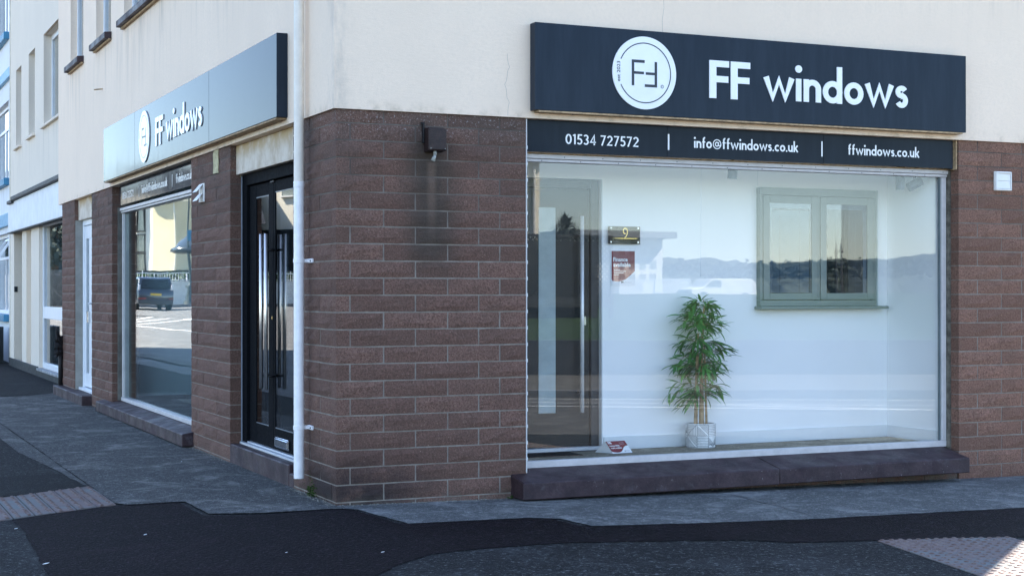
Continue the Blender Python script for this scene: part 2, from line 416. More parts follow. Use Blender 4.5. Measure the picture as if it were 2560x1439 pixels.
def holes(mb, axis, a0, a1, z0, z1, face, back, hs):
    """wall panel in plane axis (0: x=face, runs in y; 1: y=face, runs in x) with rectangular openings hs=(b0,b1,zb0,zb1)"""
    A = sorted({a0, a1, *[h[0] for h in hs], *[h[1] for h in hs]}); Z = sorted({z0, z1, *[h[2] for h in hs], *[h[3] for h in hs]})
    def P(a, z, d): return (d, a, z) if axis == 0 else (a, d, z)
    idx = {}
    def V(a, z, d):
        k = (round(a, 5), round(z, 5), d)
        if k not in idx: idx[k] = len(mb.v); mb.v.append(P(a, z, d))
        return idx[k]
    def solid(i, j):
        if i < 0 or j < 0 or i >= len(A)-1 or j >= len(Z)-1: return False
        ca = (A[i]+A[i+1])/2; cz = (Z[j]+Z[j+1])/2
        return not any(h[0] < ca < h[1] and h[2] < cz < h[3] for h in hs)
    for i in range(len(A)-1):
        for j in range(len(Z)-1):
            if not solid(i, j): continue
            a, b, c, d = A[i], A[i+1], Z[j], Z[j+1]
            mb.f.append((V(a, c, face), V(b, c, face), V(b, d, face), V(a, d, face)))
            mb.f.append((V(a, c, back), V(a, d, back), V(b, d, back), V(b, c, back)))
            if not solid(i-1, j): mb.f.append((V(a, c, face), V(a, d, face), V(a, d, back), V(a, c, back)))
            if not solid(i+1, j): mb.f.append((V(b, c, face), V(b, c, back), V(b, d, back), V(b, d, face)))
            if not solid(i, j-1): mb.f.append((V(a, c, face), V(a, c, back), V(b, c, back), V(b, c, face)))
            if not solid(i, j+1): mb.f.append((V(a, d, face), V(b, d, face), V(b, d, back), V(a, d, back)))
    return mb

# ------------------------------------------------------------------ lettering
def arc(cx, cy, rx, ry, a0, a1, n=18):
    return [(cx+rx*math.cos(R(a0+(a1-a0)*i/n)), cy+ry*math.sin(R(a0+(a1-a0)*i/n))) for i in range(n+1)]
SW = .155
GL = {  # glyph: (width, [(points, stroke width, closed)])
 'F': (.60, [([(.105, 0), (.105, 1)], .21, 0), ([(.1, .915), (.60, .915)], .17, 0), ([(.1, .51), (.575, .51)], .17, 0)]),
 'w': (.86, [([(.055, .61), (.25, .06), (.43, .54), (.61, .06), (.805, .61)], .160, 0)]),
 'i': (.16, [([(.08, 0), (.08, .61)], SW, 0), (arc(.08, .87, .05, .05, 0, 342, 12), .10, 1)]),
 'n': (.52, [([(.08, 0), (.08, .61)], SW, 0), ([(.08, .33)] + arc(.26, .35, .18, .18, 180, 0) + [(.44, 0)], SW, 0)]),
 'u': (.52, [([(.44, 0), (.44, .61)], SW, 0), ([(.08, .61)] + arc(.26, .26, .18, .18, 180, 360) + [(.44, .3)], SW, 0)]),
 'd': (.57, [(arc(.28, .305, .215, .228, 0, 345, 26), SW, 1), ([(.49, 0), (.49, 1)], SW, 0)]),
 'o': (.58, [(arc(.29, .305, .213, .228, 0, 345, 26), SW, 1)]),
 'c': (.50, [(arc(.29, .305, .213, .228, 48, 312), SW, 0)]),
 's': (.40, [(arc(.20, .432, .115, .105, 25, 270, 14) + arc(.20, .195, .125, .132, 90, -155, 14), .145, 0)]),
 'f': (.36, [([(.15, 0), (.15, .78)] + arc(.28, .78, .13, .14, 180, 75, 10), SW, 0), ([(.02, .55), (.33, .55)], .12, 0)]),
 'k': (.50, [([(.08, 0), (.08, 1)], SW, 0), ([(.44, .61), (.15, .28)], .14, 0), ([(.19, .36), (.46, 0)], .15, 0)]),
 '.': (.16, [(arc(.08, .07, .04, .04, 0, 330, 10), .08, 1)]),
 '@': (.95, [(arc(.47, .40, .40, .40, -50, 310, 34), .085, 0), (arc(.45, .40, .16, .17, 0, 345, 20), .10, 1), ([(.63, .58), (.61, .35)] + arc(.72, .35, .11, .10, 180, 340, 8) + [(.86, .44)], .085, 0)]),
 '0': (.58, [(arc(.29, .475, .21, .40, 0, 345, 26), .14, 1)]),
 '1': (.30, [([(.20, 0), (.20, .95)], .14, 0), ([(.03, .80), (.20, .90)], .12, 0)]),
 '2': (.55, [(arc(.27, .66, .19, .22, 165, -25, 14) + [(.07, .07), (.50, .07)], .14, 0)]),
 '3': (.50, [(arc(.22, .69, .17, .19, 150, -90, 14), .135, 0), (arc(.22, .27, .19, .205, 90, -150, 14), .135, 0)]),
 '4': (.58, [([(.40, 0), (.40, .90), (.06, .26), (.55, .26)], .13, 0)]),
 '5': (.52, [([(.47, .885), (.15, .885), (.12, .53)] + arc(.23, .30, .20, .235, 105, -145, 14), .135, 0)]),
 '7': (.52, [([(.03, .885), (.44, .885), (.14, 0)], .135, 0)]),
}
def stroke(mb, pts, w, closed, to3, d0, d1):
    """ribbon with mitred joints, extruded from height d0 to d1"""
    P = [Vector((p[0], p[1])) for p in pts]; n = len(P)
    L_, R_ = [], []
    for i in range(n):
        a = P[(i-1) % n] if (closed or i > 0) else None
        b = P[(i+1) % n] if (closed or i < n-1) else None
        if a is None: t = (b-P[i]).normalized(); nn = Vector((-t.y, t.x)); k = 1
        elif b is None: t = (P[i]-a).normalized(); nn = Vector((-t.y, t.x)); k = 1
        else:
            t1 = (P[i]-a).normalized(); t2 = (b-P[i]).normalized()
            n1 = Vector((-t1.y, t1.x)); n2 = Vector((-t2.y, t2.x)); nn = (n1+n2)
            nn = nn.normalized() if nn.length > 1e-6 else n1
            k = min(1/max(nn.dot(n1), .2), 1.45 if w > .13 or (.5 < pts[i][1]+.5 < 1.2) else 2.0)
        L_.append(P[i]+nn*w/2*k); R_.append(P[i]-nn*w/2*k)
    m_ = n if closed else n-1; o = len(mb.v)
    for lst in (L_, R_):
        for h in (d0, d1):
            mb.v += [tuple(to3(p.x, p.y, h)) for p in lst]
    A, B, Cc, D = o, o+n, o+2*n, o+3*n      # L low, L high, R low, R high
    for i in range(m_):
        j = (i+1) % n
        mb.f += [(B+i, D+i, D+j, B+j), (A+i, B+i, B+j, A+j), (Cc+i, Cc+j, D+j, D+i)]
    if not closed:
        mb.f += [(A, Cc, D, B), (A+n-1, B+n-1, D+n-1, Cc+n-1)]
def word_width(txt, gap=.075, space=.30):
    x = 0
    for ch in txt: x += space if ch == ' ' else GL[ch][0]+gap
    return x-gap
def write(txt, P0, u, n, height, span, name, mat, parent, depth=.008, gap=.075, joined=False):
    """raised lettering: starts at P0 (baseline), runs along u for `span` metres"""
    W = word_width(txt, gap); sx = span/W; P0 = Vector(P0); u = Vector(u); n = Vector(n)
    x = 0; allm = MB()
    for ch in txt:
        if ch == ' ': x += .30; continue
        mb = allm if joined else MB()
        for q, (pts, w, cl) in enumerate(GL[ch][1]):
            to3 = lambda a, b, h, x=x: P0 + u*((x+a)*sx) + Vector((0, 0, 1))*(b*height) + n*h
            # stroke widths in glyph units are kept equal in both directions
            stroke(mb, pts, w, cl, to3, 0, depth+q*.0002)
        if not joined: mb.build(name, mat, parent)
        x += GL[ch][0]+gap
    if joined: return allm.build(name, mat, parent)
_DEP = [None]
def text(body, P0, u, v, n, size, name, mat, parent, bold=.0, span=None, depth=.0006, align='LEFT'):
    cu = bpy.data.curves.new('t', 'FONT'); cu.body = body; cu.size = 1; cu.offset = bold; cu.align_x = align; cu.resolution_u = 3
    o = bpy.data.objects.new('t', cu); COL.objects.link(o)
    dg = bpy.context.evaluated_depsgraph_get()
    me = bpy.data.meshes.new_from_object(o.evaluated_get(dg)); bpy.data.objects.remove(o); bpy.data.curves.remove(cu)
    xs = [w.co.x for w in me.vertices] or [0, 1]
    sx = size if span is None else span/(max(xs)-min(xs))
    x0 = min(xs) if align == 'LEFT' else 0
    P0 = Vector(P0); u = Vector(u); v = Vector(v); n = Vector(n)
    for w in me.vertices: w.co = P0 + u*((w.co.x-x0)*sx) + v*(w.co.y*size) + n*depth
    me.name = name; me.materials.clear(); me.materials.append(mat)
    ob = bpy.data.objects.new(name, me); COL.objects.link(ob)
    if parent is not None: attach(ob, parent)
    return ob

# ================================================================== GROUND
def gz(x, y): return -0.016*min(max(x, 0), 8) + .01*max(0, min(y, 80)-20)
def sheet(name, pts, dz, mat, kind='structure', parent=None, wob=0, thick=0):
    rnd = random.Random(len(pts)*7+int(pts[0][0]*100))
    if wob:
        q = []
        for (a, b) in zip(pts, pts[1:]+pts[:1]):
            L = math.hypot(b[0]-a[0], b[1]-a[1]); k = max(1, int(L/.07)); k = min(k, 40)
            for i in range(k):
                t = i/k; s = 0 if i == 0 else wob
                q.append((a[0]+(b[0]-a[0])*t+rnd.uniform(-s, s), a[1]+(b[1]-a[1])*t+rnd.uniform(-s, s)))
        pts = q
    bm = bmesh.new(); vs_ = [bm.verts.new((p[0], p[1], 0)) for p in pts]
    f = bm.faces.new(vs_); f.normal_update()
    if f.normal.z < 0: f.normal_flip()
    bmesh.ops.triangulate(bm, faces=bm.faces[:])
    for co, no in (((0, 0, 0), (1, 0, 0)), ((8, 0, 0), (1, 0, 0)), ((0, 20, 0), (0, 1, 0)), ((0, 80, 0), (0, 1, 0))):
        bmesh.ops.bisect_plane(bm, geom=bm.verts[:]+bm.edges[:]+bm.faces[:], plane_co=co, plane_no=no)
    for v in bm.verts: v.co.z = gz(v.co.x, v.co.y)+dz
    me = bpy.data.meshes.new(name); bm.to_mesh(me); bm.free(); me.materials.append(mat)
    o = bpy.data.objects.new(name, me); COL.objects.link(o)
    if parent is not None: attach(o, parent)
    return tag(o, kind=kind) if kind else o
XS = [-1500, -300, -80, -30, -12, -6, -3, 0, 2, 4, 8, 14, 30, 80, 300, 1500]
YS = [-1500, -300, -90, -30, -14, -6, -3, 0, 4, 12, 20, 40, 80, 200, 1500]
mb = MB()
for y in YS:
    for x in XS: mb.v.append((x, y, gz(x, y)))
for j in range(len(YS)-1):
    for i in range(len(XS)-1):
        a = j*len(XS)+i; mb.f.append((a, a+1, a+1+len(XS), a+len(XS)))
tag(mb.build('ground', ASPH), kind='structure')

# concrete pavement beside the long side wall, with its ragged front edge
sheet('side_pavement', [(-1.26, 22), (-1.26, 11.2), (-1.255, 5.0), (-1.26, 3.0), (-1.255, 1.63), (-1.256, .717), (-1.2, .609), (-1.02, .608), (-.829, .604), (-.818, -.012), (-.501, -.12), (-.09, -.117), (.02, -.14), (.06, .02), (.3, 2.0), (.36, 22)], .008, CONC, wob=.006)
sheet('front_pavement', [(-.02, .06), (.0, -.12), (.081, -.195), (.164, -.865), (.55, -.872), (.932, -.868), (1.111, -.968), (1.154, -1.307), (1.703, -1.392), (2.659, -1.496), (2.847, -1.486), (4.4, -1.494), (7.6, -1.5), (7.6, .06)], .006, CONC2, wob=.006)
# joint crack in the front concrete
mb = MB()
cr = [(2.757, -.30), (2.752, -.52), (2.735, -.70), (2.741, -.9), (2.715, -1.05), (2.705, -1.25), (2.672, -1.36), (2.663, -1.49)]
for a, b in zip(cr, cr[1:]):
    w = .006; mb.quad((a[0]-w, a[1], gz(a[0], 0)+.0085), (a[0]+w, a[1], gz(a[0], 0)+.0085), (b[0]+w, b[1], gz(b[0], 0)+.0085), (b[0]-w, b[1], gz(b[0], 0)+.0085))
tag(mb.build('pavement_joint', DARKINK), kind='structure')
mb = MB()
for pts in ([(-1.262, 3.6), (-.8, 3.52), (-.35, 3.42), (-.02, 3.40)], [(-1.26, 9.0), (-.43, 9.215), (-.02, 9.3)]):
    for a, b in zip(pts, pts[1:]): mb.quad((a[0], a[1]-.005, .0105), (b[0], b[1]-.005, .0105), (b[0], b[1]+.005, .0105), (a[0], a[1]+.005, .0105))
tag(mb.build('pavement_joint', DARKINK), kind='structure')
sheet('road_edge_strip', [(-1.262, 11), (-1.262, .75), (-1.30, .75), (-1.32, 2.6), (-1.44, 4.3), (-1.44, 6.55), (-1.35, 11)], .004, CONC, wob=.004)
sheet('dark_road_patch', [(-1.34, 2.55), (-1.27, 1.68), (-2.6, 1.0), (-2.9, 2.4)], .0045, ASPHD, wob=.01)
sheet('dark_pavement_patch', [(-1.25, 11.30), (-.826, 11.45), (-.372, 11.68), (.02, 12.1), (.3, 12.3), (.36, 21.9), (-1.25, 21.9)], .012, ASPHD, wob=.01)
# the laid tarmac: one dark sheet with wavering edges
sheet('new_tarmac', [(-1.944, .266), (-1.931, -.263), (-1.985, -1.394), (-2.05, -2.9), (-1.2, -3.4), (-.9, -2.9), (-.562, -2.365), (-.348, -2.116), (-.094, -1.909), (.207, -1.84), (.699, -1.804), (1.371, -1.952), (1.743, -2.06), (1.941, -2.228), (2.425, -2.316), (3.279, -2.481), (7.5, -3.25), (7.5, -1.2), (4.273, -1.46), (2.75, -1.44), (2.66, -1.44), (1.10, -1.26), (1.06, -.93), (.95, -.83), (.12, -.83), (.05, -.15), (.0, -.06), (-.06, -.08), (-.501, -.165), (-.86, -.06), (-.87, .62), (-1.24, .62), (-1.30, .60), (-1.36, .60), (-1.6, .47)], .0035, TARM, wob=.006)

# tactile pavers: every paver is a part with its blisters
def paver_mesh(w, d, nx, ny):
    mb = MB(); g_ = .0035
    mb.box(g_, w-g_, g_, d-g_, -.03, .010)
    me = mb.mesh('paver', PAVER, bevel=.002)
    bl = MB()
    for i in range(nx):
        for j in range(ny):
            cx = w*(i+.5)/nx; cy = d*(j+.5)/ny
            bl.lathe((cx, cy, .0095), [(.0155, 0), (.014, .0035), (.009, .0058), (.0001, .0062)], 10)
    return me, bl.mesh('blister_row', BLISTER, smooth=True, fix=True)
def clipped(me, mats, planes):
    bm = bmesh.new(); bm.from_mesh(me)
    for co, no in planes: bmesh.ops.bisect_plane(bm, geom=bm.verts[:]+bm.edges[:]+bm.faces[:], plane_co=co, plane_no=no, clear_outer=True)
    if not bm.faces: bm.free(); return None
    bmesh.ops.holes_fill(bm, edges=[e for e in bm.edges if e.is_boundary])
    out = bpy.data.meshes.new(me.name); bm.to_mesh(out); bm.free(); out.materials.append(mats); return out
def tactile(name, origin, ux, w, d, cols, rows, nx, ny, dz, planes, base_poly):
    """planes: (point, outward direction) lines that cut the laid area"""
    e = empty(name, (origin[0], origin[1], 0), kind='structure')
    ux = Vector((ux[0], ux[1], 0)).normalized(); an = math.atan2(ux.y, ux.x); uy = Vector((-ux.y, ux.x, 0))
    me, bl = paver_mesh(w, d, nx, ny)
    sheet('paver_bed', base_poly, dz-.0015, MORTARD, kind=None, parent=e)
    for i in range(cols):
        for j in range(rows):
            p = Vector((origin[0], origin[1], 0)) + ux*(w*i) + uy*(d*j); c = p+ux*w/2+uy*d/2
            z = gz(c.x, c.y)+dz-.006+random.uniform(-.0008, .0008)
            M = Matrix.Translation((p.x, p.y, z)) @ Matrix.Rotation(an, 4, 'Z'); Mi = M.inverted()
            cor = [M @ Vector((a, b, 0)) for a in (0, w) for b in (0, d)]; cut = []; out_ = False
            for co, no in planes:
                no = Vector((no[0], no[1], 0)); co = Vector((co[0], co[1], z)); ds = [(q-co).dot(no) for q in cor]
                if min(ds) >= 0: out_ = True
                elif max(ds) > 0: cut.append((Mi @ co, Mi.to_3x3() @ no))
            if out_: continue
            m1, m2 = (me, bl) if not cut else (clipped(me, PAVER, cut), clipped(bl, BLISTER, cut))
            if m1 is None: continue
            pv = bpy.data.objects.new('paver', m1); COL.objects.link(pv); pv.location = (p.x, p.y, z); pv.rotation_euler = (random.uniform(-.004, .004), random.uniform(-.004, .004), an); attach(pv, e)
            if m2 is not None: o = bpy.data.objects.new('blisters', m2); COL.objects.link(o); o.parent = pv
MORTARD = simple('dark_sand_joint', (.035, .033, .030), .95, .1, var=.3)
def edge(a, b, side):     # line a-b, keep the side away from `side`
    dx, dy = b[0]-a[0], b[1]-a[1]; n_ = Vector((-dy, dx)).normalized()
    if n_.dot(Vector(side)) < 0: n_ = -n_
    return (a, (n_.x, n_.y))
tactile('tactile_paving', (-2.744, -.30), (1, 0), .1355, .20, 11, 11, 2, 3, .0045,
        [edge((-1.792, 1.345), (-1.252, 1.665), (0, 1)), edge((-1.993, .253), (-1.283, .640), (0, -1)), edge((-1.262, 0), (-1.262, 1), (1, 0))],
        [(-1.265, 1.655), (-1.27, .655), (-1.99, .26), (-2.7, -.12), (-2.7, .80), (-1.80, 1.335)])
ux = (.979, -.205)
tactile('tactile_paving', (2.438-.205*.135*18, -2.30-.979*.135*18), ux, .1665, .135, 5, 19, 3, 2, .0028,
        [edge((2.445, -2.332), (3.279, -2.500), (0, 1))],
        [(2.442, -2.338), (3.245, -2.500), (2.79, -4.85), (1.98, -4.7)])
# scraps of litter and leaves lying about
mb = MB()
for (x, y, l, a) in ((-1.339, -.706, .05, .4), (-.787, -1.606, .03, .2), (-.327, -1.802, .045, .1), (-1.97, -.181, .04, .0), (-1.97, -1.425, .08, .3), (-.35, 2.9, .03, .5)):
    l *= .45; c = Vector((x, y, gz(x, y)+.013)); u_ = Vector((math.cos(a), math.sin(a), .1))
    mb.prism([c-u_*l/2, c+Vector((-math.sin(a), math.cos(a), 0))*l*.22, c+u_*l/2, c-Vector((-math.sin(a), math.cos(a), 0))*l*.2], (0, 0, .002))
tag(mb.build('litter', PAPER), kind='stuff')

# ================================================================== THE SHOP BUILDING
ZT, CH = 2.5537, .11
BX1 = 6.40; BY1 = 12.02; HT = 9.6
shop = empty('shop_building', (3.2, 6, 0), 'cream rendered corner building with brown split-face block ground floor and two shop windows', 'building')
# upper render: one wall wraps the corner, recessed windows on the side
mb = MB()
W_UP = [(9.92, 10.94, 4.25, 5.75), (8.00, 8.98, 4.25, 5.75), (3.9, 7.21, 4.25, 5.75), (1.4, 2.8, 4.25, 5.75), (9.92, 10.94, 7, 8.5), (8.0, 8.98, 7, 8.5), (3.9, 7.21, 7, 8.5)]
holes(mb, 0, -.02, BY1, 2.53, HT, -.02, .2, W_UP)
holes(mb, 1, .2, BX1, 2.53, HT, -.02, .2, [])
wall = mb.build('wall', CREAM, shop)
mb = MB(); mb.box(BX1-.2, BX1, .2, BY1, -.1, HT); mb.box(.2, BX1-.2, BY1-.2, BY1, -.1, HT); mb.box(BX1+.001, BX1+.022, -.012, BY1, -.3, 2.529); mb.build('wall', CREAM, shop)
mb = MB(); mb.box(-.05, BX1+.05, -.05, BY1+.05, HT, HT+.12); mb.build('roof', SLATE, shop)
mb = MB(); mb.box(.2, BX1-.2, .2, BY1-.2, 2.60, 2.7); mb.build('ceiling', INTW, shop)

# block variants
BLK = {}
def block_mesh(w, dpt, proud, mat, var):
    w = round(w, 2); key = (w, round(dpt, 2), mat.name, var)
    if key in BLK: return BLK[key]
    rn = random.Random(hash(key[:2]) % 1000 + var*31)
    h = CH-.0085; nx = 4 if w > .2 else 2; mb = MB(); rows = 3
    for j in range(rows+1):
        for i in range(nx+1):
            ed = (i in (0, nx)) or (j in (0, rows))
            x = w*i/nx; z = h*j/rows
            y = 0.0015+rn.uniform(-.001, .0015) if ed else -rn.uniform(.0, proud)
            if ed: x += (.001 if i == 0 else -.001 if i == nx else 0); 
            if i in (0, nx): x += rn.uniform(-.0012, .0012)
            if j in (0, rows): z += rn.uniform(-.0012, .0012)
            mb.v.append((x, y, z))
    k = nx+1
    for j in range(rows):
        for i in range(nx): a = j*k+i; mb.f.append((a, a+1, a+1+k, a+k))
    n = len(mb.v)
    ring = [i for i in range(k)] + [j*k+nx for j in range(1, rows+1)] + [rows*k+i for i in range(nx-1, -1, -1)] + [j*k for j in range(rows-1, 0, -1)]
    for r in ring: v = mb.v[r]; mb.v.append((v[0], dpt, v[2]))
    m_ = len(ring)
    for q in range(m_): p = (q+1) % m_; mb.f.append((ring[p], ring[q], n+q, n+p))
    mb.f.append(tuple(n+q for q in range(m_)))
    BLK[key] = mb.mesh('block', mat)
    return BLK[key]
NB = [0]
def lay(parent, axis, a0, a1, rows, joints_odd, joints_even, mat=None, end0=0, end1=0, stuff=None, face=0.0, ret0=False, ret1=False):
    """courses on one face of a pier; joints given as positions along the wall. axis 1: front (x), axis 0: side (y)"""
    mat = mat or BRICK
    for k in rows:
        J = joints_odd if k % 2 else joints_even
        cuts = [a0] + [j for j in J if a0+.03 < j < a1-.03] + [a1]
        z0 = ZT-k*CH+.00425
        for q in range(len(cuts)-1):
            b0, b1 = cuts[q], cuts[q+1]
            lo = .0042 if q > 0 else 0; hi = .0042 if q < len(cuts)-2 else 0
            w = b1-b0-lo-hi
            me = block_mesh(w, .09, .009, mat, random.randint(0, 3))
            jit = random.uniform(-.0015, .0015)
            sx = w/(round(w, 2))
            if axis == 1: loc = (b0+lo, face+jit, z0); rot = 0
            else: loc = (face+jit, b1-hi, z0); rot = -math.pi/2
            if stuff is not None: stuff.append((me, loc, rot, sx)); continue
            o = bpy.data.objects.new('brick', me); COL.objects.link(o); o.location = loc; o.rotation_euler = (0, 0, rot); o.scale = (sx, 1, 1)
            attach(o, parent); NB[0] += 1
def joinstuff(lst, name, mat, parent):
    mb = MB()
    for me, loc, rot, sx in lst:
        M = Matrix.Translation(loc) @ Matrix.Rotation(rot, 4, 'Z') @ Matrix.Diagonal((sx, 1, 1, 1)); n = len(mb.v)
        mb.v += [tuple(M @ v.co) for v in me.vertices]; mb.f += [tuple(n+i for i in p.vertices) for p in me.polygons]
    return tag(mb.build(name, mat, parent, fix=False), kind='stuff')
ALLR = range(1, 25)
def pier(x0, x1, y0, y1, top=2.528):
    mb = MB(); mb.box(x0, x1, y0, y1, -.2, top); return mb.build('pier', MORTAR, shop)
IN = .0042
# corner pier
p = pier(IN, 1.34-.004, IN, .957-.004)
def rng(a, step, n): return [a+step*i for i in range(n)]
# corner blocks alternate: odd courses run along the front, even ones along the side
lay(p, 1, .0, 1.34, [k for k in ALLR if k % 2], [.322, .767, 1.141], [])
lay(p, 1, .099, 1.34, [k for k in ALLR if not k % 2], [], [.541, .988])
lay(p, 0, .094, .957, [k for k in ALLR if k % 2], [.574], [])
lay(p, 0, .0, .957, [k for k in ALLR if not k % 2], [], [.341, .70])
# right pier
p2 = pier(5.012, BX1-.002, IN, .3)
st_ = []
lay(p2, 1, 5.008, BX1, ALLR, [5.194, 5.636, 6.08], [5.432, 5.87], BRICK_R)
# below the front window
p3 = pier(1.345, 5.005, .02, .2, .10)
lay(p3, 1, 1.345, 5.003, [23, 24], rng(1.80, .445, 8), rng(1.57, .445, 8), face=.012)
# side: between shop window and door
p4 = pier(IN, .3, 2.736, 4.112)
lay(p4, 0, 2.732, 4.116, [k for k in ALLR], [3.419, 2.949, 3.87], [3.194, 3.661])
p5 = pier(IN, .3, 8.057, 9.426)
lay(p5, 0, 8.053, 9.43, ALLR, [8.5, 8.95], [8.28, 8.72, 9.17])
st_ = []
p6 = pier(IN, .3, 10.761, 11.826)
lay(p6, 0, 10.757, 11.83, ALLR, [11.2], [11.0, 11.45], stuff=st_)
joinstuff(st_, 'brick_courses', BRICK, p6)
p7 = pier(.02, .25, 4.12, 8.05, .12)
st_ = []
lay(p7, 0, 4.12, 8.05, [23, 24], rng(4.4, .445, 9), rng(4.2, .445, 9), stuff=st_, face=.012)
joinstuff(st_, 'brick_courses', BRICK, p7)
# mortar smear and render strips beside the frames
mb = MB(); mb.box(4.982, 5.008, .095, .13, .16, 2.30); mb.build('timber_strip', simple('grey_old_timber', (.15, .135, .11), .9, .2, var=.5, scale=18), shop)
mb = MB(); mb.box(1.333, 1.341, -.003, .11, .15, 2.53)
for k in range(2, 22): mb.box(1.3365, 1.3455, -.004, .10, ZT-k*CH-.012, ZT-k*CH+.012)
mb.build('mortar_edge', simple('white_mortar_smear', (.62, .61, .60), .9, .2, var=.15), shop, bevel=.002)
# lintels and soffit lip over the openings
mb = MB(); mb.box(1.34, 5.008, -.0, .2, 2.531, 2.60); mb.build('soffit', SOFFIT, shop)
mb = MB(); mb.box(.0, .2, .957, 11.83, 2.531, 2.60); mb.build('soffit', SOFFIT, shop)
mb = MB(); mb.box(.05, .12, .957, 2.736, 2.296, 2.53); mb.build('lintel_panel', LINTELP, shop, bevel=.004)
mb = MB(); mb.box(.05, .12, 9.43, 10.757, 2.27, 2.53); mb.build('lintel_panel', LINTELP, shop, bevel=.004)
# sills and steps
def slab(pts_x0, x1, y0, y1, z0, z1, name, bev=.008):
    mb = MB(); mb.box(pts_x0, x1, y0, y1, z0, z1)
    me = mb.mesh(name, SILLP, bevel=bev)
    return base(name, (0, 0, 0), me, shop)
def sill_slope(name, poly, ext, n=1):
    mb = MB(); mb.prism(poly, ext); o = mb.build(name, SILLP, shop, bevel=.006); return o
sill_slope('window_sill', [(1.222, -.20, -.005), (1.222, -.20, .107), (1.222, .11, .168), (1.222, .11, -.005)], (2.005, 0, 0))
sill_slope('window_sill', [(3.2285, -.20, -.002), (3.2285, -.20, .108), (3.2285, .11, .168), (3.2285, .11, -.002)], (1.715, 0, 0))
sill_slope('window_sill', [(-.10, 4.03, .015), (-.10, 4.03, .125), (.10, 4.03, .158), (.10, 4.03, .015)], (0, 4.50, 0))
slab(-.115, .10, 9.43, 11.84, -.05, .125, 'door_step')
slab(.0015, .14, 1.074, 2.745, -.12, .157, 'door_step')
slab(.004, .14, .957, 1.074, -.12, .10, 'door_step')

# ---------------------------------------------------------------- front shop window
def window_frame_front():
    w = empty('shop_window', (3.1, .14, .2), parent=shop)
    f = MB()
    f.box(1.345, 4.981, .108, .165, .165, .213)                # bottom rail
    f.box(4.936, 4.981, .110, .165, .213, 2.25)                 # right jamb
    f.box(1.345, 1.375, .112, .165, .213, 2.25)                 # left jamb
    f.build('frame', FRAME, w, bevel=.004)
    f = MB(); f.box(1.345, 4.985, .092, .165, 2.272, 2.302); f.box(1.345, 4.985, .104, .165, 2.250, 2.270); f.build('head_rail', FRAME, w, bevel=.003)
    f = MB(); f.box(1.345, 4.99, .085, .165, 2.303, 2.311); f.build('timber_lip', TIMBER, w)
    f = MB()
    for i in range(13):
        x = 1.37+i*.297
        f.cyl((x, .0915, 2.286), (x, .094, 2.286), .004, seg=8); f.cyl((x+.13, .1035, 2.259), (x+.13, .106, 2.259), .004, seg=8)
    f.build('screw', DARKINK, w)
    f = MB(); f.box(1.376, 4.935, .134, .142, .214, 2.249); f.build('glass_pane', GLASS, w)
    f = MB(); f.box(4.917, 4.935, .126, .133, .213, 2.25); f.build('glazing_bead', simple('dark_grey_bead', (.10, .13, .135), .6), w)  # narrow dark grey bead along the right jamb
    return w
window_frame_front()
# ---------------------------------------------------------------- side shop window
w = empty('shop_window', (.12, 6.1, .2), parent=shop)
f = MB(); f.box(.09, .16, 4.121, 8.00, .158, .198); f.box(.10, .16, 7.955, 8.00, .198, 2.235); f.box(.10, .16, 4.121, 4.15, .198, 2.235); f.build('frame', FRAME, w, bevel=.004)
f = MB(); f.box(.112, .16, 7.905, 7.954, .199, 2.234); f.build('inner_frame', simple('grey_frame', (.33, .35, .35), .5), w, bevel=.003)
f = MB(); f.box(.075, .16, 4.121, 8.00, 2.258, 2.29); f.box(.088, .16, 4.121, 8.00, 2.236, 2.256); f.build('head_rail', FRAME, w, bevel=.003)
f = MB(); f.box(.132, .140, 4.151, 7.904, .199, 2.235); f.build('glass_pane', m_glass('side_window_glass', .085, (.86, .95, .97), wav=.12), w)
f = MB(); f.box(.06, .13, 8.002, 8.05, .16, 2.30); f.build('timber_strip', simple('grey_strip', (.13, .125, .11), .8, .2, var=.3), w)

# ---------------------------------------------------------------- entrance double door
d = empty('entrance_door', (.13, 1.85, .17), parent=shop)
f = MB(); f.box(.10, .17, 2.60, 2.731, .16, 2.295); f.box(.10, .17, .958, 1.10, .16, 2.295); f.box(.098, .17, 1.10, 2.60, 2.205, 2.295); f.build('frame', DOORBLK, d, bevel=.004)
f = MB(); f.box(.07, .165, 1.08, 2.70, .158, .175); f.box(.105, .15, 1.10, 2.60, .175, .185); f.build('threshold', ALU, d, bevel=.002)
f = MB(); f.box(.090, .0975, 2.722, 2.731, .165, 2.29); f.build('edge_strip', simple('grey_blue_strip', (.28, .32, .38), .5), d)
def leaf(y0, y1, hand):
    f = MB(); zb, zt = .19, 2.20; st = .135 if hand == 'l' else .05
    gy0, gy1 = (2.04, 2.40) if hand == 'l' else (1.235, 1.855-.0)
    f.box(.125, .165, gy1, y1, zb, zt); f.box(.125, .165, y0, gy0, zb, zt); f.box(.1255, .165, gy0, gy1, 2.10 if hand == 'l' else 2.115, zt-.0005); f.box(.1255, .165, gy0, gy1, zb+.0005, .345)
    lf = f.build('door_leaf', DOORBLK, d, bevel=.003)
    f = MB(); f.box(.130, .137, gy0, gy1, .345, 2.115); f.build('glass_pane', GLASSB, lf)
    f = MB(); f.box(.1262, .1298, gy0, gy1, .345, .352); f.box(.1262, .1298, gy0, gy1, 2.093 if hand == 'l' else 2.108, 2.115); f.build('glazing_bead', simple('grey_bead', (.12, .14, .16), .4), lf)
    return lf
GLASSB = m_glass('door_glass', .11, (.42, .47, .50))
l1 = leaf(1.905, 2.596, 'l'); l2 = leaf(1.104, 1.899, 'r')
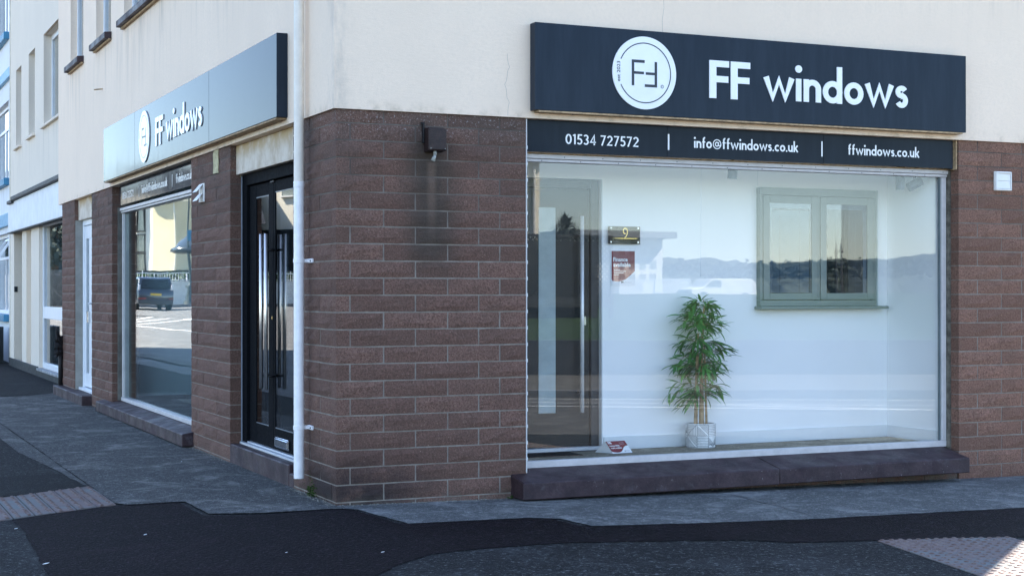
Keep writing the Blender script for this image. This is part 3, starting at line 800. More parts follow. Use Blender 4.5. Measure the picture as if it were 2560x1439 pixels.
def bar(y, parent, yb):
    f = MB(); f.cyl((.059, y, .635), (.059, y, 1.80), .0145, seg=20); h = f.build('handle_bar', STEEL, parent, smooth=True)
    for p_ in h.data.polygons:
        if len(p_.vertices) > 4: p_.use_smooth = False
    for z in (.735, 1.68): f = MB(); f.cyl((.061, y, z), (.127, yb, z), .009, seg=12); f.build('handle_bracket', RUSTD, parent, smooth=True)
bar(2.012, l1, 2.000); bar(1.876, l2, 1.880)
f = MB(); f.box(.108, .126, 1.463, 1.811, .212, .288); f.box(.100, .1075, 1.475, 1.80, .222, .278); f.build('letter_plate', CHROME, l2, bevel=.004)
f = MB(); f.cyl((.120, 1.93, 1.17), (.1255, 1.93, 1.17), .012, seg=12); f.build('lock_cylinder', GOLD, l1)
f = MB(); f.box(.112, .125, 1.86, 1.96, 2.185, 2.20); f.build('door_catch', RUSTD, l1, bevel=.002)

# ---------------------------------------------------------------- far side door, white plastic
d = empty('side_door', (.13, 10.1, .15), parent=shop)
f = MB(); f.box(.05, .14, 9.431, 10.74, .126, .158); f.build('threshold', FRAMEW, d, bevel=.003)
f = MB(); f.box(.10, .16, 10.685, 10.744, .158, 2.268); f.box(.10, .16, 9.432, 9.50, .158, 2.268); f.box(.10, .16, 9.50, 10.685, 2.20, 2.268); f.build('frame', FRAMEW, d, bevel=.004)
f = MB()
for q in ((10.58, 10.68, .17, 2.195), (9.51, 9.62, .17, 2.195), (10.10, 10.34, .34, 2.03)): f.box(.115, .155, *q)
f.box(.1155, .155, 9.62, 10.58, .17, .34); f.box(.1155, .155, 9.62, 10.58, 2.03, 2.195); lf = f.build('door_leaf', FRAMEW, d, bevel=.004)
f = MB(); f.box(.132, .14, 10.34, 10.58, .34, 2.03); f.build('glass_pane', GLASS2, lf)
f = MB(); f.box(.132, .14, 9.62, 10.10, .34, 2.03); f.build('glass_pane', GLASS2, lf)
f = MB(); f.box(.085, .115, 10.25, 10.33, .98, 1.12); f.build('key_box', CHROME, lf, bevel=.004)
f = MB(); f.tube([(.115, 10.14, 1.22), (.075, 10.14, 1.22), (.075, 10.02, 1.22)], .010); f.build('door_handle', ALU, lf, smooth=True)
f = MB(); f.box(.17, .18, 9.43, 10.757, .1, 2.4); f.build('hall_curtain', ROOMD, d)
f = MB(); f.box(.012, .099, 10.745, 10.7565, .126, 2.27); f.build('side_render', simple('grey_reveal_render', (.30, .29, .26), .9, .2, var=.15), shop)

# ---------------------------------------------------------------- upper windows and their sills
for k, (y0, y1, z0, z1) in enumerate(W_UP):
    w = empty('upper_window', (.1, (y0+y1)/2, z0), parent=shop)
    f = MB()
    for (a, b, c, e_) in ((y0+.001, y0+.06, z0, z1), (y1-.06, y1-.001, z0, z1), (y0+.06, y1-.06, z0, z0+.06), (y0+.06, y1-.06, z1-.06, z1)): f.box(.06, .12, a, b, c, e_)
    if y1-y0 > 1.5: f.box(.06, .12, (y0+y1)/2-.03, (y0+y1)/2+.03, z0+.06, z1-.06)
    f.build('frame', FRAMEW, w, bevel=.004)
    f = MB(); f.box(.085, .095, y0+.06, y1-.06, z0+.06, z1-.06); f.build('glass_pane', GLASS2, w)
    f = MB(); f.box(.19, .2, y0, y1, z0, z1); f.build('net_blind', ROOMD, w)
    if z0 < 5:
        f = MB(); f.prism([(-.10, y0-.035, z0-.085), (-.10, y0-.035, z0-.015), (.055, y0-.035, z0-.001), (.055, y0-.035, z0-.085)], (0, y1-y0+.07, 0)); s_ = f.build('sill', SILLP, w, bevel=.005)
        f = MB(); f.box(-.055, -.03, y0-.03, y1+.03, z0-.105, z0-.086); f.build('drip_edge', TIMBER, w)
f = MB(); f.cyl((-.02, 8.54, 3.675), (-.11, 8.58, 3.665), .008, seg=8); f.build('overflow_stub', TIMBER, shop)
f = MB()
pts = [(-.0205, 6.77+math.sin(i*1.7)*.012, 3.20+i*.07) for i in range(14)]
for a, b in zip(pts, pts[1:]): f.quad((a[0]-.0008, a[1]-.002, a[2]), (a[0]-.0008, a[1]+.002, a[2]), (b[0]-.0008, b[1]+.002, b[2]), (b[0]-.0008, b[1]-.002, b[2]))
f.build('hairline_crack', TIMBER, shop)
for xc, z0_, z1_ in ((2.372, 3.17, 4.4), (1.185, 2.54, 2.95)):
    f = MB(); pts = [(xc+math.sin(i*2.3+xc)*.006+math.sin(i*.7)*.012, -.0206, z0_+(z1_-z0_)*i/14) for i in range(15)]
    for a, b in zip(pts, pts[1:]): f.quad((a[0]-.0011, a[1], a[2]), (a[0]+.0011, a[1], a[2]), (b[0]+.0011, b[1], b[2]), (b[0]-.0011, b[1], b[2]))
    f.build('hairline_crack', simple('crack_brown', (.42, .37, .31), .9), shop)  # thin brown line follows each crack in the render
# remnant of old plaster on the side pier
f = MB(); pz = [2.335, 2.35, 2.345, 2.36]
f.prism([(-.004, 3.268, 2.341), (-.004, 3.252, 2.42), (-.004, 3.262, 2.50), (-.004, 3.235, 2.53), (-.004, 3.085, 2.53), (-.004, 3.098, 2.48), (-.004, 3.082, 2.42), (-.004, 3.10, 2.36), (-.004, 3.085, 2.338)], (-.006, 0, 0)); f.build('plaster_patch', TAPE, shop)
f = MB()
for (x, z, h_) in ((.075, 2.47, .02), (.082, 2.33, .05), (.078, 2.38, .02)): f.prism([(x, 2.7275, z-h_), (x+.01, 2.7275, z-h_*.6), (x+.008, 2.7275, z+h_), (x-.004, 2.7275, z+h_*.8)], (0, .005, 0))
f.build('plaster_remnant', TAPE, shop)

# ================================================================== SIGNS
def fascia_sign(front):
    U = Vector((1, 0, 0)) if front else Vector((0, -1, 0)); N = Vector((0, -1, 0)) if front else Vector((-1, 0, 0))
    def P(u, z, n): return U*u + N*n + Vector((0, 0, z))
    if front: u0, u1, seams = 1.354, 4.996, []; lab = 'long dark fascia sign with white raised lettering above the front window'
    else: u0, u1, seams = -8.012, -1.021, [-6.2, -3.03]; lab = 'longer fascia sign above the side entrance, reflecting pale blue sky'
    t = empty('shop_sign', P((u0+u1)/2, 2.576, .05), lab, 'sign', 'fascia signs on the shop')
    z0, z1 = 2.577, 3.162; T = .10
    ub = [u0]+seams+[u1]
    for a, b in zip(ub, ub[1:]):
        f = MB(); g_ = .0012
        p, q = P(a+(g_ if a != u0 else 0), z0, .02), P(b-(g_ if b != u1 else 0), z1, T); f.box(p.x, q.x, p.y, q.y, z0, z1)
        f.build('panel', SIGN, t, bevel=.003)
    f = MB(); p, q = P(u0+.03, 0, .0205), P(u1-.03, 0, .095); f.box(p.x, q.x, p.y, q.y, z0-.012, z0-.0005); f.build('batten', TIMBER, t)
    # soffit screws
    f = MB()
    n_ = int((u1-u0)/.6)
    for i in range(n_): c = P(u0+.3+i*.6, z0-.012, .06); f.cyl(c, c-Vector((0, 0, .003)), .006, seg=8)
    f.build('screw', DARKINK, t)
    # round logo plate with printed ring and double letter mark
    cu, cz, r = (2.183, 2.868, .25) if front else (-5.68, 2.866, .25)
    f = MB(); c = P(cu, cz, T); f.cyl(c+N*.0012, c+N*.010, r, seg=72); f.build('logo_plate', LETTER, t)
    f = MB(); e = T+.0104
    for a0, a1 in ((-155, 155),):
        pts = arc(cu, cz, .205, .205, a0, a1, 60); stroke(f, pts, .0075, 0, lambda a, b, h: P(a, b, e+h), 0, .0005)
    bars = [(.0, .0)]
    for (a, b, c_, d_) in ((-.102, -.082, -.090, .088), (-.082, 0, .068, .088), (-.082, -.006, -.010, .008), (.078, .098, -.096, .080), (.0, .078, -.096, -.077), (.008, .078, -.012, .006)):
        p = P(cu+a, cz+c_, e); q = P(cu+b, cz+d_, e+.0006); f.box(p.x, q.x, p.y, q.y, p.z, q.z)
    pts = arc(cu+.138, cz-.087, .011, .011, 0, 342, 16); stroke(f, pts, .003, 1, lambda a, b, h: P(a, b, e+h), 0, .0005)
    pts = arc(cu+.138, cz-.087, .005, .005, 50, 310, 8); stroke(f, pts, .0025, 0, lambda a, b, h: P(a, b, e+h), 0, .0005)
    f.build('logo_print', DARKINK, t)
    text('est 2023', P(cu-.192, cz-.068, e), Vector((0, 0, 1)), -U, N, .036, 'logo_lettering', DARKINK, t, bold=.012, span=.138)
    if front: f0, f1, w0, w1 = 2.704, 3.042, 3.160, 4.437
    else: f0, f1, w0, w1 = -5.14, -4.80, -4.66, -3.245
    write('FF', P(f0, 2.724, T+.001), U, N, .266, f1-f0, 'letter', LETTER, t, .008, gap=.055)
    write('windows', P(w0, 2.737, T+.001), U, N, .268, w1-w0, 'letter', LETTER, t, .008, gap=.065)
    return t
fascia_sign(True); fascia_sign(False)

def info_strip(front):
    U = Vector((1, 0, 0)) if front else Vector((0, -1, 0)); N = Vector((0, -1, 0)) if front else Vector((-1, 0, 0))
    def P(u, z, n): return U*u + N*n + Vector((0, 0, z))
    off = -.04 if front else -.05
    if front: u0, u1, seams = 1.346, 4.968, [2.448, 3.779]; lab = 'slim dark contact strip directly over the front window glass'
    else: u0, u1, seams = -7.86, -4.122, [-6.78, -5.12]; lab = 'slim dark contact strip over the side window, partly behind brick pier'
    t = empty('contact_strip', P((u0+u1)/2, 2.31, off), lab, 'sign', 'contact strips over the windows')
    ub = [u0]+seams+[u1]
    for a, b in zip(ub, ub[1:]):
        f = MB(); p, q = P(a+.0012, 0, off-.02), P(b-.0012, 0, off); f.box(p.x, q.x, p.y, q.y, 2.312, 2.529); f.build('panel', SIGN2, t, bevel=.001)
    if front:
        f = MB(); f.box(4.970, 4.990, .045, .08, 2.31, 2.529); f.build('dark_gap', DARKINK, t)
        f = MB(); f.box(4.991, 5.003, .01, .08, 2.303, 2.529); f.build('timber_edge', TIMBER, t, bevel=.002)
    f = MB()
    bars_ = ((2.459, 2.362, 2.474), (3.764, 2.362, 2.474)) if front else ((-6.77+.012, 2.35, 2.47), (-5.135, 2.35, 2.47))
    for (u, a, b) in bars_: p, q = P(u-.006, a, off+.0003), P(u+.006, b, off+.0012); f.box(p.x, q.x, p.y, q.y, a, b)
    f.build('divider', LETTER, t)
    if front: S = (('01534 727572', 1.648, 2.220, 2.372, .074), ('info@ffwindows.co.uk', 2.667, 3.552, 2.385, .080), ('ffwindows.co.uk', 3.999, 4.661, 2.385, .080))
    else: S = (('01534 727572', -7.70, -7.06, 2.37, .078), ('info@ffwindows.co.uk', -6.60, -5.36, 2.375, .085), ('ffwindows.co.uk', -4.97, -4.30, 2.375, .085))
    for body, a, b, z, h in S: write(body, P(a, z, off+.0004), U, N, h, b-a, 'lettering', LETTER, t, .0008, joined=True)
info_strip(True); info_strip(False)

# ================================================================== WALL FIXTURES
t = empty('drainpipe', (-.075, .56, .12), 'white plastic drainpipe with cream painted upper length beside the corner', 'drainpipe')
PX, PY = -.078, .556
f = MB(); f.lathe((PX, PY, 0), [(.0001, .126), (.033, .126), (.0345, .122), (.0345, .128), (.0345, .6), (.0345, 1.3), (.0345, 2.052), (.0345, 2.058), (.0365, 2.062), (.0365, 2.068), (.0365, 2.095), (.0365, 2.10), (.0001, 2.10)], 28); f.build('lower_pipe', PIPEW, t, smooth=True)
f = MB(); f.lathe((PX, PY, 0), [(.0001, 2.101), (.0335, 2.101), (.0335, 2.106), (.0335, 3), (.0335, 9.59), (.0335, 9.6), (.0001, 9.6)], 28); f.build('upper_pipe', PIPEC, t, smooth=True)
f = MB(); f.lathe((PX, PY, 0), [(.031, .1225), (.0345, .1222)], 28); f.build('pipe_rim', PIPEW, t)
for z in (1.572, .462):
    f = MB(); f.lathe((PX, PY, z-.014), [(.0345, 0), (.0385, .001), (.0385, .027), (.0345, .028)], 28); b_ = f.build('bracket', PIPEW, t, smooth=False)
    f = MB(); f.box(PX+.03, -.002, PY-.013, PY+.008, z-.012, z+.012); f.box(-.014, .003, PY-.075, PY+.02, z-.014, z+.014); f.build('wall_clip', PIPEW, b_, bevel=.003)
    f = MB(); f.cyl((-.014, PY-.055, z), (-.018, PY-.055, z), .005, seg=8); f.build('screw', RUSTD, b_)
f = MB(); f.obox((PX-.036, PY+.006, 2.082), (1, 0, 0), (0, 1, 0), (0, 0, 1), .002, .006, .004); f.build('rust_fleck', RUSTD, t)

t = empty('floodlight', (.63, 0, 2.36), 'old rusty brown floodlight box with glass lamp hanging under it', 'floodlight')
f = MB(); f.prism([(.595, -.003, 2.272), (.595, -.07, 2.272), (.595, -.104, 2.280), (.595, -.104, 2.418), (.595, -.08, 2.430), (.595, -.003, 2.430)], (.112, 0, 0)); f.build('housing', RUST, t, bevel=.006)
f = MB(); f.box(.588, .712, -.120, -.104, 2.276, 2.420); f.build('front_cover', RUST, t, bevel=.007)
f = MB(); f.box(.596, .704, -.1225, -.1195, 2.284, 2.412); f.build('cover_plate', RUST, t, bevel=.002)
f = MB(); f.box(.583, .594, -.028, .0, 2.33, 2.462); f.box(.577, .602, -.010, .0, 2.445, 2.468); f.build('mounting_bracket', RUSTD, t, bevel=.003)
f = MB(); f.cyl((.707, -.06, 2.39), (.722, -.06, 2.39), .006, seg=10); f.build('hinge_pin', RUSTD, t)
for x in (.600, .700): f = MB(); f.cyl((x, -.1226, 2.290), (x, -.1255, 2.290), .003, seg=8); f.build('screw', BULB, t)
f = MB(); f.cyl((.642, -.09, 2.276), (.642, -.09, 2.250), .011, .012, seg=14); f.build('lamp_holder', BULB, t, smooth=True)
f = MB(); f.cyl((.643, -.092, 2.252), (.624, -.098, 2.214), .009, .015, seg=12); f.cyl((.624, -.098, 2.214), (.622, -.098, 2.210), .015, .008, seg=12); f.build('glass_lamp', BULB, t, smooth=True)

t = empty('wall_vent', (5.43, 0, 2.22), 'square white plastic vent cover on the right brick pier', 'vent')
f = MB(); f.box(5.349, 5.511, -.020, .0, 2.150, 2.300); f.build('back_frame', VENT, t, bevel=.004)
f = MB()
for (a, b, c, d_) in ((5.352, 5.508, 2.286, 2.297), (5.352, 5.508, 2.153, 2.163), (5.352, 5.366, 2.163, 2.286), (5.500, 5.508, 2.163, 2.286)): f.box(a, b, -.032, -.020, c, d_)
f.build('rim', VENT, t, bevel=.002)
for z in (2.166, 2.226): f = MB(); f.prism([(5.368, -.0205, z), (5.368, -.0275, z), (5.368, -.0235, z+.057), (5.368, -.0205, z+.057)], (.130, 0, 0)); f.build('flap', VENT, t, bevel=.001)

t = empty('louvre_vent', (0, 3.72, 2.21), 'small white louvre vent with open flaps on the side brick pier', 'vent')
f = MB(); f.box(-.014, .0, 3.585, 3.765, 2.128, 2.285); f.build('back_frame', VENT, t, bevel=.003)
for z in (2.135, 2.210):
    f = MB(); f.prism([(-.015, 3.60, z+.068), (-.019, 3.60, z+.066), (-.073, 3.60, z+.002), (-.069, 3.60, z)], (0, .150, 0)); f.build('flap', VENT, t, bevel=.001)

t = empty('black_cable_pipe', (-.02, 11.75, 0), 'black cable pipe with loose coiled cable beside the far side door', 'pipe')
f = MB(); f.cyl((-.028, 11.76, .02), (-.028, 11.76, .78), .030, seg=12); f.build('pipe', RUSTD, t, smooth=True)
for i in range(5):
    f = MB(); a = random.uniform(0, 1); pts = []
    for k in range(13): an = k/12*math.pi*2; pts.append((-.045-.012*i+.01*math.sin(an*2+a), 11.70+(.05+.012*i)*math.cos(an+a), .66+.05*i/5+(.13+.02*i)*math.sin(an)))
    f.tube(pts, .007, 6); f.build('cable', RUSTD, t, smooth=True)
# moss and rubble along the foot of the walls
mb = MB(); rn = random.Random(5)
def clod(x, y, z, r):
    n = len(mb.v); k = 6
    for i in range(k): a = i/k*6.283; mb.v.append((x+math.cos(a)*r*rn.uniform(.7, 1.2), y+math.sin(a)*r*rn.uniform(.7, 1.2), z))
    mb.v.append((x+rn.uniform(-.3, .3)*r, y, z+r*rn.uniform(.4, .8)))
    for i in range(k): mb.f.append((n+i, n+(i+1) % k, n+k))
for i in range(420):
    y = rn.uniform(.0, .95) if i % 2 else rn.uniform(2.75, 4.1); clod(-rn.random()**2*.05-.002, y, gz(0, y)+.006, rn.uniform(.004, .012))
for i in range(520):
    x = rn.uniform(.0, 1.3) if i % 3 else rn.uniform(1.3, 5.0); clod(x, -rn.random()**2*.05-.002, gz(x, 0)+.004, rn.uniform(.004, .012))
tag(mb.build('mortar_rubble', simple('pale_rubble', (.20, .19, .16), .95, .1, var=.5, scale=40), fix=False), kind='stuff')
mb = MB()
for i in range(170):
    if i % 4: clod(-abs(rn.gauss(0, .014)), .50+rn.gauss(0, .045), abs(rn.gauss(0, .045))+.01, rn.uniform(.004, .011))
    else: clod(1.24+rn.gauss(0, .03), -.02-abs(rn.gauss(0, .02)), gz(1.24, 0)+.01+abs(rn.gauss(0, .01)), rn.uniform(.004, .010))
tag(mb.build('moss', MOSS, fix=False), kind='stuff')

# ================================================================== INSIDE THE FRONT DISPLAY WINDOW
FL = .188
f = MB(); f.box(.2, BX1-.2, .165, BY1-.2, .05, FL-.004); tag(f.build('floor', CARPETD), kind='structure')
f = MB(); f.box(.95, 4.93, .168, .745, FL-.002, FL+.002); tag(f.build('floor', CARPET), kind='structure')
f = MB(); f.box(1.45, 2.02, .50, .72, FL+.002, FL+.006)
tag(f.build('door_mat', MATB), 'brown ribbed mat lying in front of the black display door', 'mat')
for i in range(18):
    m_ = MB(); m_.box(1.455+i*.0315, 1.47+i*.0315, .505, .715, FL+.006, FL+.009); m_.build('rib', CARPETD, bpy.data.objects['door_mat'])
# partition that backs the display, with the door opening at its left
f = MB(); holes(f, 1, .2, 4.96, FL-.03, 2.6, .800, .92, [(1.32, 2.325, FL-.03, 2.200)]); tag(f.build('wall', INTW), kind='structure')
f = MB(); f.box(4.952, 5.01, .17, .798, FL-.03, 2.6); tag(f.build('wall', INTW), kind='structure')
f = MB(); f.box(2.34, 4.951, .7885, .7995, FL, FL+.095); f.box(4.941, 4.9515, .17, .788, FL, FL+.095); tag(f.build('skirting', SKIRT), kind='structure')
f = MB(); f.box(.2, 5.2, .166, .92, 2.42, 2.5); tag(f.build('display_ceiling', INTW), kind='structure')
f = MB(); f.box(3.702, 3.705, .7975, .7998, 2.19, 2.42); tag(f.build('panel_joint', SKIRT), kind='structure')
# display door
t = empty('display_door', (1.82, .86, FL), 'black composite display door with tall pull bar and frosted strip inside the front window', 'door')
f = MB(); f.box(2.255, 2.322, .835, .91, FL+.03, 2.195); f.box(1.325, 1.39, .835, .91, FL+.03, 2.195); f.box(1.39, 2.255, .835, .91, 2.13, 2.195); f.build('frame', simple('door_frame_dark', (.026, .031, .036), .4, .4), t, bevel=.004)
f = MB(); f.box(1.33, 2.322, .800, .90, FL-.0, FL+.028); f.build('threshold', ALU, t, bevel=.003)
f = MB(); f.box(1.395, 2.25, .852, .905, FL+.035, 2.125); f.build('door_leaf', INDOOR, t, bevel=.003)
f = MB(); f.box(1.828, 1.968, .847, .853, .47, 1.985); f.build('frosted_strip', FROST, t, bevel=.002)
f = MB(); f.cyl((2.163, .800, .470), (2.163, .800, 1.925), .0145, seg=16)
f.build('pull_bar', simple('satin_steel', (.80, .81, .82), .35, .5, .3), t, smooth=True)
f = MB(); [f.cyl((2.163, .80, z), (2.163, .853, z), .009, seg=10) for z in (.62, 1.78)]; f.build('bar_stand_off', STEEL, t)
f = MB(); f.box(2.195, 2.219, .838, .852, 1.115, 1.185); f.build('lock_plate', CHROME, t, bevel=.004)
f = MB(); f.box(2.3255, 2.334, .7965, .845, FL, 2.205); tag(f.build('door_lining', SKIRT), kind='structure')
# number plaque
t = empty('number_plaque', (2.52, .79, 1.78), 'glossy black house number plaque with gold 9 on four studs', 'plaque')
f = MB(); f.box(2.370, 2.640, .775, .781, 1.722, 1.853); f.build('plate', BLACKG, t, bevel=.001)
for (x, z) in ((2.391, 1.840), (2.621, 1.841), (2.391, 1.736), (2.621, 1.735)):
    f = MB(); f.cyl((x, .799, z), (x, .770, z), .0068, seg=12); f.build('stud', CHROME, t)
f = MB()
pts = [(.004, .0), (-.008, -.001), (-.016, .010), (-.017, .024), (-.010, .036), (.003, .040), (.014, .034), (.019, .018), (.017, -.002), (.009, -.020), (-.006, -.034)]
stroke(f, [(2.512+a, 1.800+b) for a, b in pts], .0052, 0, lambda a, b, h: Vector((a, .7745-h, b)), 0, .001)
f.prism([(2.392, .7745, 1.7635), (2.47, .7745, 1.7655), (2.615, .7745, 1.7655), (2.615, .7745, 1.7605), (2.47, .7745, 1.7605)], (0, -.001, 0)); f.build('gold_number', GOLD, t)
f = MB()
for i, x in enumerate((2.435, 2.449, 2.468, 2.486, 2.503, 2.522, 2.541, 2.560, 2.577)):
    f.box(x, x+.002, .7738, .7745, 1.740, 1.752)
    f.box(x, x+.008, .7738, .7745, 1.7505 if i % 3 else 1.7455, 1.7520 if i % 3 else 1.747)
f.build('small_caption', simple('dull_gold', (.16, .125, .06), .4, .5), t)
# finance poster stuck to the wall
t = empty('finance_poster', (2.52, .798, 1.40), 'white poster with maroon block reading Finance available under the plaque', 'poster')
f = MB(); f.box(2.404, 2.608, .7945, .7975, 1.410, 1.672); f.build('sheet', PAPER, t)
pz = lambda a, b: (2.404+a, .7940, 1.410+b)
poly = [pz(.004, .259), pz(.200, .259), pz(.200, .110)] + [pz(.200-.01*i*1.0, .110-.052*math.sin(i/10*1.2)-.0026*i) for i in range(1, 9)] + [pz(.10-.0115*i, .037-.006*math.sin(i/8*3.14)) for i in range(1, 9)] + [pz(.004, .052)]
f = MB(); f.prism(poly, (0, -.0005, 0)); f.build('maroon_block', MAROON, t, fix=True)
UX, UZ, NY = Vector((1, 0, 0)), Vector((0, 0, 1)), Vector((0, -1, 0))
text('Finance', (2.420, .7925, 1.592), UX, UZ, NY, .041, 'headline', PAPER, t, bold=.03, span=.122)
text('available', (2.420, .7925, 1.553), UX, UZ, NY, .041, 'headline', PAPER, t, bold=.03, span=.148)
f = MB()
for i, w_ in enumerate((.05, .10, .08, .04)): f.box(2.428, 2.428+w_, .7926, .7931, 1.528-i*.0125, 1.5315-i*.0125)
f.build('small_print', PAPER, t)
f = MB(); f.cyl((2.492, .7940, 1.436), (2.492, .7932, 1.436), .006, seg=10); f.cyl((2.503, .7940, 1.436), (2.503, .7932, 1.436), .006, seg=10); f.box(2.512, 2.575, .7932, .7940, 1.433, 1.4345); f.build('logo_print', DARKINK, t)
# tent card
t = empty('tent_card', (2.31, .55, FL), 'small folded tent card with maroon 0% credit offer near the display door', 'card')
cA = [(2.262, .500, FL+.003), (2.430, .512, FL+.003), (2.392, .564, FL+.088), (2.224, .552, FL+.088)]
cB = [(2.224, .552, FL+.088), (2.392, .564, FL+.088), (2.355, .655, FL+.003), (2.190, .645, FL+.003)]
f = MB(); f.prism(cA, (0, .001, .0005)); f.build('front_flap', PAPER, t)
f = MB(); f.prism(cB, (0, .001, .0005)); f.build('rear_flap', PAPER, t)
f = MB(); f.prism([cA[0], cA[3], cB[3]], (.001, 0, 0)); f.build('end_flap', PAPER, t)
O = Vector(cA[0]); eu = Vector(cA[1])-O; ev = Vector(cA[3])-O; nn_ = eu.cross(ev).normalized()
if nn_.y > 0: nn_ = -nn_
Q = lambda a, b, h=.0006: O+eu*a+ev*b+nn_*h
f = MB(); f.prism([Q(.0, .99), Q(.985, .99), Q(.99, .60), Q(.86, .57), Q(.74, .48), Q(.62, .30), Q(.50, .14), Q(.38, .08), Q(.25, .07), Q(.12, .10), Q(.0, .17)], nn_*.0004); f.build('maroon_block', MAROON, t)
text('0%', Q(.06, .78, .0015), eu.normalized(), ev.normalized(), nn_, .026, 'headline', PAPER, t, bold=.04)
text('interest FREE', Q(.06, .56, .0015), eu.normalized(), ev.normalized(), nn_, .017, 'headline', PAPER, t, bold=.03, span=.085)
text('credit available', Q(.06, .38, .0015), eu.normalized(), ev.normalized(), nn_, .017, 'headline', PAPER, t, bold=.03, span=.094)
f = MB()
for i in range(4): f.prism([Q(.62, .90-i*.07), Q(.88, .90-i*.07), Q(.88, .885-i*.07), Q(.62, .885-i*.07)], nn_*.0004)
f.build('small_print', SKIRT, t)
f = MB(); f.prism([Q(.66, .20), Q(.70, .20), Q(.70, .13), Q(.66, .13)], nn_*.0004); f.prism([Q(.72, .18), Q(.92, .18), Q(.92, .16), Q(.72, .16)], nn_*.0004); f.build('logo_print', DARKINK, t)
# sample casement window
t = empty('sample_window', (4.25, .79, 1.23), 'sage grey two-pane sample window with integral blinds mounted on the display wall', 'window')
x0, x1, z0, z1 = 3.690, 4.800, 1.250, 2.178
f = MB(); f.box(x0, x1, .745, .7985, z1-.058, z1); f.box(x0, x1, .745, .7985, z0, z0+.047); f.box(x0, x0+.025, .745, .7985, z0+.047, z1-.058); f.box(x1-.028, x1, .745, .7985, z0+.047, z1-.058); f.box(4.232, 4.252, .745, .7985, z0+.047, z1-.058)
f.build('frame', SAGE, t, bevel=.003)
f = MB(); f.box(x1+.001, x1+.012, .735, .7985, z0, z1+.002); f.build('liner', simple('pale_sage', (.42, .48, .46), .6), t)
f = MB(); f.box(x0-.020, x1+.095, .700, .7985, z0-.024, z0-.001); f.build('sill', SAGE, t, bevel=.004)
for (a, b, tilt) in ((x0+.028, 4.228, 1), (4.256, x1-.031, 0)):
    c0, c1 = z0+.051, z1-.062; fr = .058
    f = MB(); f.box(a, a+fr, .738, .780, c0, c1); f.box(b-fr, b, .738, .780, c0, c1); f.box(a+fr, b-fr, .7385, .780, c0, c0+fr-.006); f.box(a+fr, b-fr, .7385, .780, c1-fr, c1)
    s_ = f.build('sash', SAGE, t, bevel=.003)
    ga, gb, gc, gd = a+fr, b-fr, c0+fr-.006, c1-fr
    f = MB(); f.box(ga, gb, .744, .748, gc, gd); f.build('glass_pane', GLASSD, s_)
    f = MB(); f.box(ga+.001, ga+.030 if tilt else ga+.004, .753, .757, gc+.001, gd-.041); f.box(gb-.005 if tilt else gb-.034, gb-.001, .753, .757, gc+.001, gd-.041); f.box(ga+.001, gb-.001, .753, .757, gd-.040, gd-.001); f.build('blind_cassette', PAPER if tilt else simple('shade_grey', (.45, .50, .54), .6), s_)
    f = MB(); f.box(ga, gb, .775, .7795, gc, gd); f.build('backing', DARKROOM, s_)
    n_ = 44 if tilt else 30; f = MB()
    for i in range(n_):
        z = gc+.012+(gd-gc-.06)*i/n_
        if tilt: f.obox(((ga+gb)/2+.012, .763, z), (1, 0, 0), (0, 1, 1.9), (0, -1.9, 1), (gb-ga)/2-.020, .0080, .0004)
        else: f.obox(((ga+gb)/2-.012, .763, z), (1, 0, 0), (0, 1, .05), (0, -.05, 1), (gb-ga)/2-.022, .0048, .0003)
    f.build('blind_slats', BLIND if tilt else simple('grey_slats', (.12, .13, .14), .6), s_)
    f = MB()
    for u_ in (.25, .72): f.box(ga+(gb-ga)*u_, ga+(gb-ga)*u_+.002, .7515, .7525, gc, gd-.04)
    f.build('ladder_cord', simple('cord_grey', (.25, .27, .28), .7), s_)
# bamboo plant in patterned pot
PC = Vector((3.095, .655, FL+.002)); PR = .112; PH = .182
t = empty('potted_bamboo', PC, 'leafy green artificial bamboo in white pot patterned with dark lines', 'plant')
f = MB(); f.lathe(PC, [(.0001, 0), (PR-.004, 0), (PR, .005), (PR, PH-.004), (PR-.003, PH), (PR-.010, PH), (PR-.010, PH-.035), (.0001, PH-.035)], 40); pot = f.build('pot', POTW, t, smooth=False)
f = MB()
def cp(a, z, r=PR+.0009): return Vector((PC.x+r*math.cos(a), PC.y+r*math.sin(a), PC.z+z))
def cl(a0, z0_, a1, z1_, w=.0017):
    n = 3
    for i in range(n):
        p, q = (a0+(a1-a0)*i/n, z0_+(z1_-z0_)*i/n), (a0+(a1-a0)*(i+1)/n, z0_+(z1_-z0_)*(i+1)/n)
        dx, dz = (q[0]-p[0])*PR, q[1]-p[1]; L = math.hypot(dx, dz) or 1; ox, oz = -dz/L*w/PR, dx/L*w
        f.quad(cp(p[0]-ox, p[1]-oz), cp(q[0]-ox, q[1]-oz), cp(q[0]+ox, q[1]+oz), cp(p[0]+ox, p[1]+oz))
na = 8; H2 = PH/2-.006
